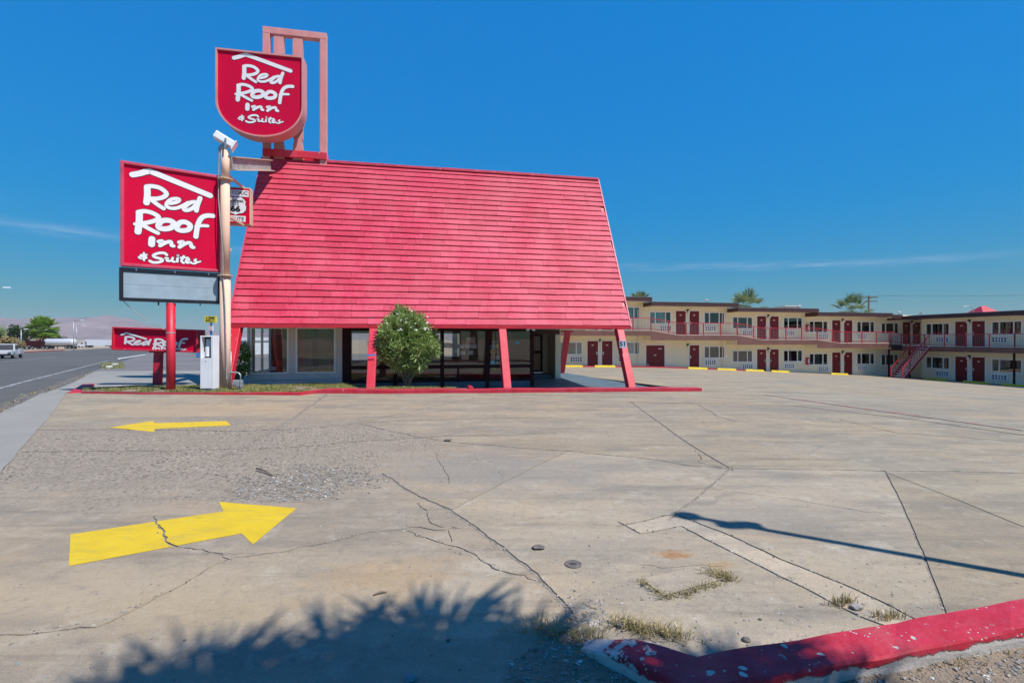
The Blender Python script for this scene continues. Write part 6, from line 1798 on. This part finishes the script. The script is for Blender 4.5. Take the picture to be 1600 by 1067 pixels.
tag(pebbles('crack_debris', gpt, .004, .013, 7, lambda x,y: g(x,y)-.002), 'small stones strewn along the cracks of the concrete lot', 'debris')

# weeds
def tuft(cx, cy, sx, sy, n, rot=0.0):
    out = []
    for _ in range(n):
        u, v = RNG.normal(0,sx), RNG.normal(0,sy); out.append((cx+u*math.cos(rot)-v*math.sin(rot), cy+u*math.sin(rot)+v*math.cos(rot), .004))
    return out
pts = []
q = [gp(999,906.5), gp(1046,937), gp(1142,906.5), gp(1090,884)]
for a,b,nn in ((q[0],q[1],34),(q[1],q[2],46),(q[2],((q[2][0]*.6+q[3][0]*.4),(q[2][1]*.6+q[3][1]*.4)),40)):
    for _ in range(nn):
        t = RNG.random(); pts.append((a[0]+(b[0]-a[0])*t+RNG.normal(0,.018), a[1]+(b[1]-a[1])*t+RNG.normal(0,.014), .002))
pts += tuft(*gp(1118,898), .06, .035, 45)
w1 = blades('weeds', pts, .006, .055, M['weed'], 1.8, 4, .0026, spread=.012); tag(w1, 'dry weeds outlining the square patch in the concrete', 'weeds'); stuff(w1)
pts = tuft(*gp(868,988), .11, .045, 60) + tuft(.47,2.72,.07,.03,30) + tuft(*gp(905,1003), .09, .03, 60) + tuft(*gp(985,982), .06, .02, 60, -.5) + tuft(*gp(1035,992), .09, .035, 60, -.4)
w2 = blades('weeds', pts, .008, .085, M['weed'], 1.6, 4, .0026, spread=.014); tag(w2, 'tufts of dry grass round the chipped tip of the foreground kerb', 'weeds'); stuff(w2)
pts = tuft(*gp(1318,944), .06, .014, 30, .3) + tuft(*gp(1385,966), .05, .014, 25, .2) + tuft(*gp(1480,1040), .2, .03, 40, .2) + tuft(*gp(1250,1055), .15, .02, 30, .2) + tuft(*gp(172,572), .9, .5, 160, 2.1)
w3 = blades('weeds', pts, .02, .07, M['weed'], .7, 4, .0028, spread=.02); tag(w3, 'sparse dry weeds in the trench edge and along the kerbs', 'weeds'); stuff(w3)
pts = []
for _ in range(220):
    x,y = gp(RNG.uniform(160,192), RNG.uniform(566,575.5)); pts.append((x,y,g(x,y)-.02))
w4 = blades('weeds', pts, .04, .12, M['lawn'], .9, 5, .02, spread=.08); tag(w4, 'yellow weeds round the white kerb blocks by the road', 'weeds'); stuff(w4)
pts = []
for k in np.arange(-8, 19, .12):
    if noise.noise((k*.8, 2., 5.)) > .08: x,y = rp(k, RNG.normal(-.1,.14)); pts.append((x,y,g(x,y)-.02))
w5 = blades('weeds', pts, .03, .12, M['weed'], .7, 4, .008, spread=.06); tag(w5, 'dry weeds in the broken edge between road and sidewalk', 'weeds'); stuff(w5)

# the sunken broken patch, the cap and odd stones
pb_ = sheet('broken_patch', [(q[0][0]+.03,q[0][1]),(q[1][0],q[1][1]+.03),(q[2][0]-.04,q[2][1]),(q[3][0],q[3][1]-.03)], M['concrete'], .008, lambda y: .15, step=.05, wob=.03)
struct(pb_); pb_.color = (1.22,1.2,1.2,1)
x,y = gp(895.6,881.8); cp = thing('cleanout_cap', 'small round iron cleanout cap set in the concrete', 'cap', T((x,y,0)))
m = MB(); m.lathe([(.068,.0),(.068,.008),(.058,.010),(.056,.006)],18); m.build('lid', M['iron'], cp)
m = MB(); m.box(-.03,.03,-.006,.006,.006,.0095); m.build('slot', M['black'], cp)
def stone(px, py, s, label, mat='pebble', flat=.7):
    x,y = gp(px,py); bm = bmesh.new(); bmesh.ops.create_icosphere(bm, subdivisions=2, radius=s)
    for v in bm.verts:
        k = 1 + .35*noise.noise(Vector(v.co)/s*1.3 + Vector((px,py,0))); v.co = Vector((v.co.x*k*1.2, v.co.y*k, v.co.z*k*flat))
    me = bpy.data.meshes.new('stone'); bm.to_mesh(me); bm.free()
    tag(put('stone', me, M[mat], None, T((x,y,s*.4))), label, 'stone')
M['blue_stone'] = paint('blue_grey_stone', (.13,.20,.22), .8, .25, 14)
M['grey_stone'] = paint('grey_stone', (.27,.25,.23), .85, .25, 14)
stone(641,1062,.028,'blue grey stone in the palm shadow at the bottom edge','blue_stone')
stone(970,978,.030,'pale grey stone lying behind the chipped kerb tip','grey_stone')
stone(1166,1001,.022,'dark clod against the foreground kerb right of its bend','iron')
stone(700,1001,.012,'small dark pebble in the palm shadow','iron')
stone(1188,898+70,.010,'tiny dark stone on the concrete before the trench','iron')
stone(1338,951,.032,'brown stone at the end of the broken trench edge','grey_stone')
for px,py,s,lab in ((841,857,.045,'flat clump of dark dirt on the concrete left of the iron cap'),(700,689,.06,'flat clump of dark dirt far off on the tar seam')):
    stone(px,py,s,lab,'iron',.16)
x0,y0 = gp(401,735); x1,y1 = gp(430,746)
m = MB(); m.tube([(x0,y0,.03),((x0+x1)/2,(y0+y1)/2+.02,.035),(x1,y1,.02)],[.012,.016,.009],6); tag(m.build('stick', M['bark'], smooth=True), 'short brown stick lying in the broken gravel patch', 'stick')
m = MB(); a,b = gp(583,931), gp(605,926); m.tube([(a[0],a[1],.008),((a[0]+b[0])/2,(a[1]+b[1])/2+.008,.014),(b[0],b[1],.008)],[.004,.009,.003],5); tag(m.build('stick', M['bark'], smooth=True), 'brown dry stalk lying at the edge of the palm shadow', 'stick')

# flood light pole to the right of the viewpoint: its shadow crosses the lot
tip = Vector((*gp(1075,806), 0)); hL = 6.6
bpos = tip - SHDIR*(hL/math.tan(SUN_EL))
lp = thing('light_pole', 'tall slim flood light pole right of the viewpoint casting the long thin shadow', 'light pole', T(bpos))
m = MB(); m.tube([(0,0,-.2),(0,0,hL-.1)],[.055,.042],10); m.build('pole', M['galv'], lp, smooth=True)
m = MB(); m.lathe([(.06,hL-.12),(.12,hL-.02),(.11,hL+.07),(.04,hL+.10)],12); m.build('lamp_head', M['cam_white'], lp)
for s in (-1,1):
    m = MB(); m.bar((0,0,hL-.75+s*.18),(s*.20,-s*.06,hL-.7+s*.18),.03); m.box(s*.20-.08,s*.20+.08,-s*.06-.07,-s*.06+.07,hL-.78+s*.18,hL-.62+s*.18); m.build('floodlight', M['grey_steel'], lp)
# ------------------------------------------------------------------ the air
hz_ = bpy.data.materials.new('haze'); hz_.use_nodes = True
nt = hz_.node_tree; nt.nodes.clear()
ho = nt.nodes.new('ShaderNodeOutputMaterial'); hv = nt.nodes.new('ShaderNodeVolumePrincipled')
hv.inputs['Color'].default_value = (.66,.78,1.0,1); hv.inputs['Density'].default_value = .00007; hv.inputs['Anisotropy'].default_value = .0
nt.links.new(hv.outputs[0], ho.inputs['Volume'])
m = MB(); m.box(-9300,9300,-3300,9300,-5.3,330); h = m.build('haze', hz_); stuff(h)
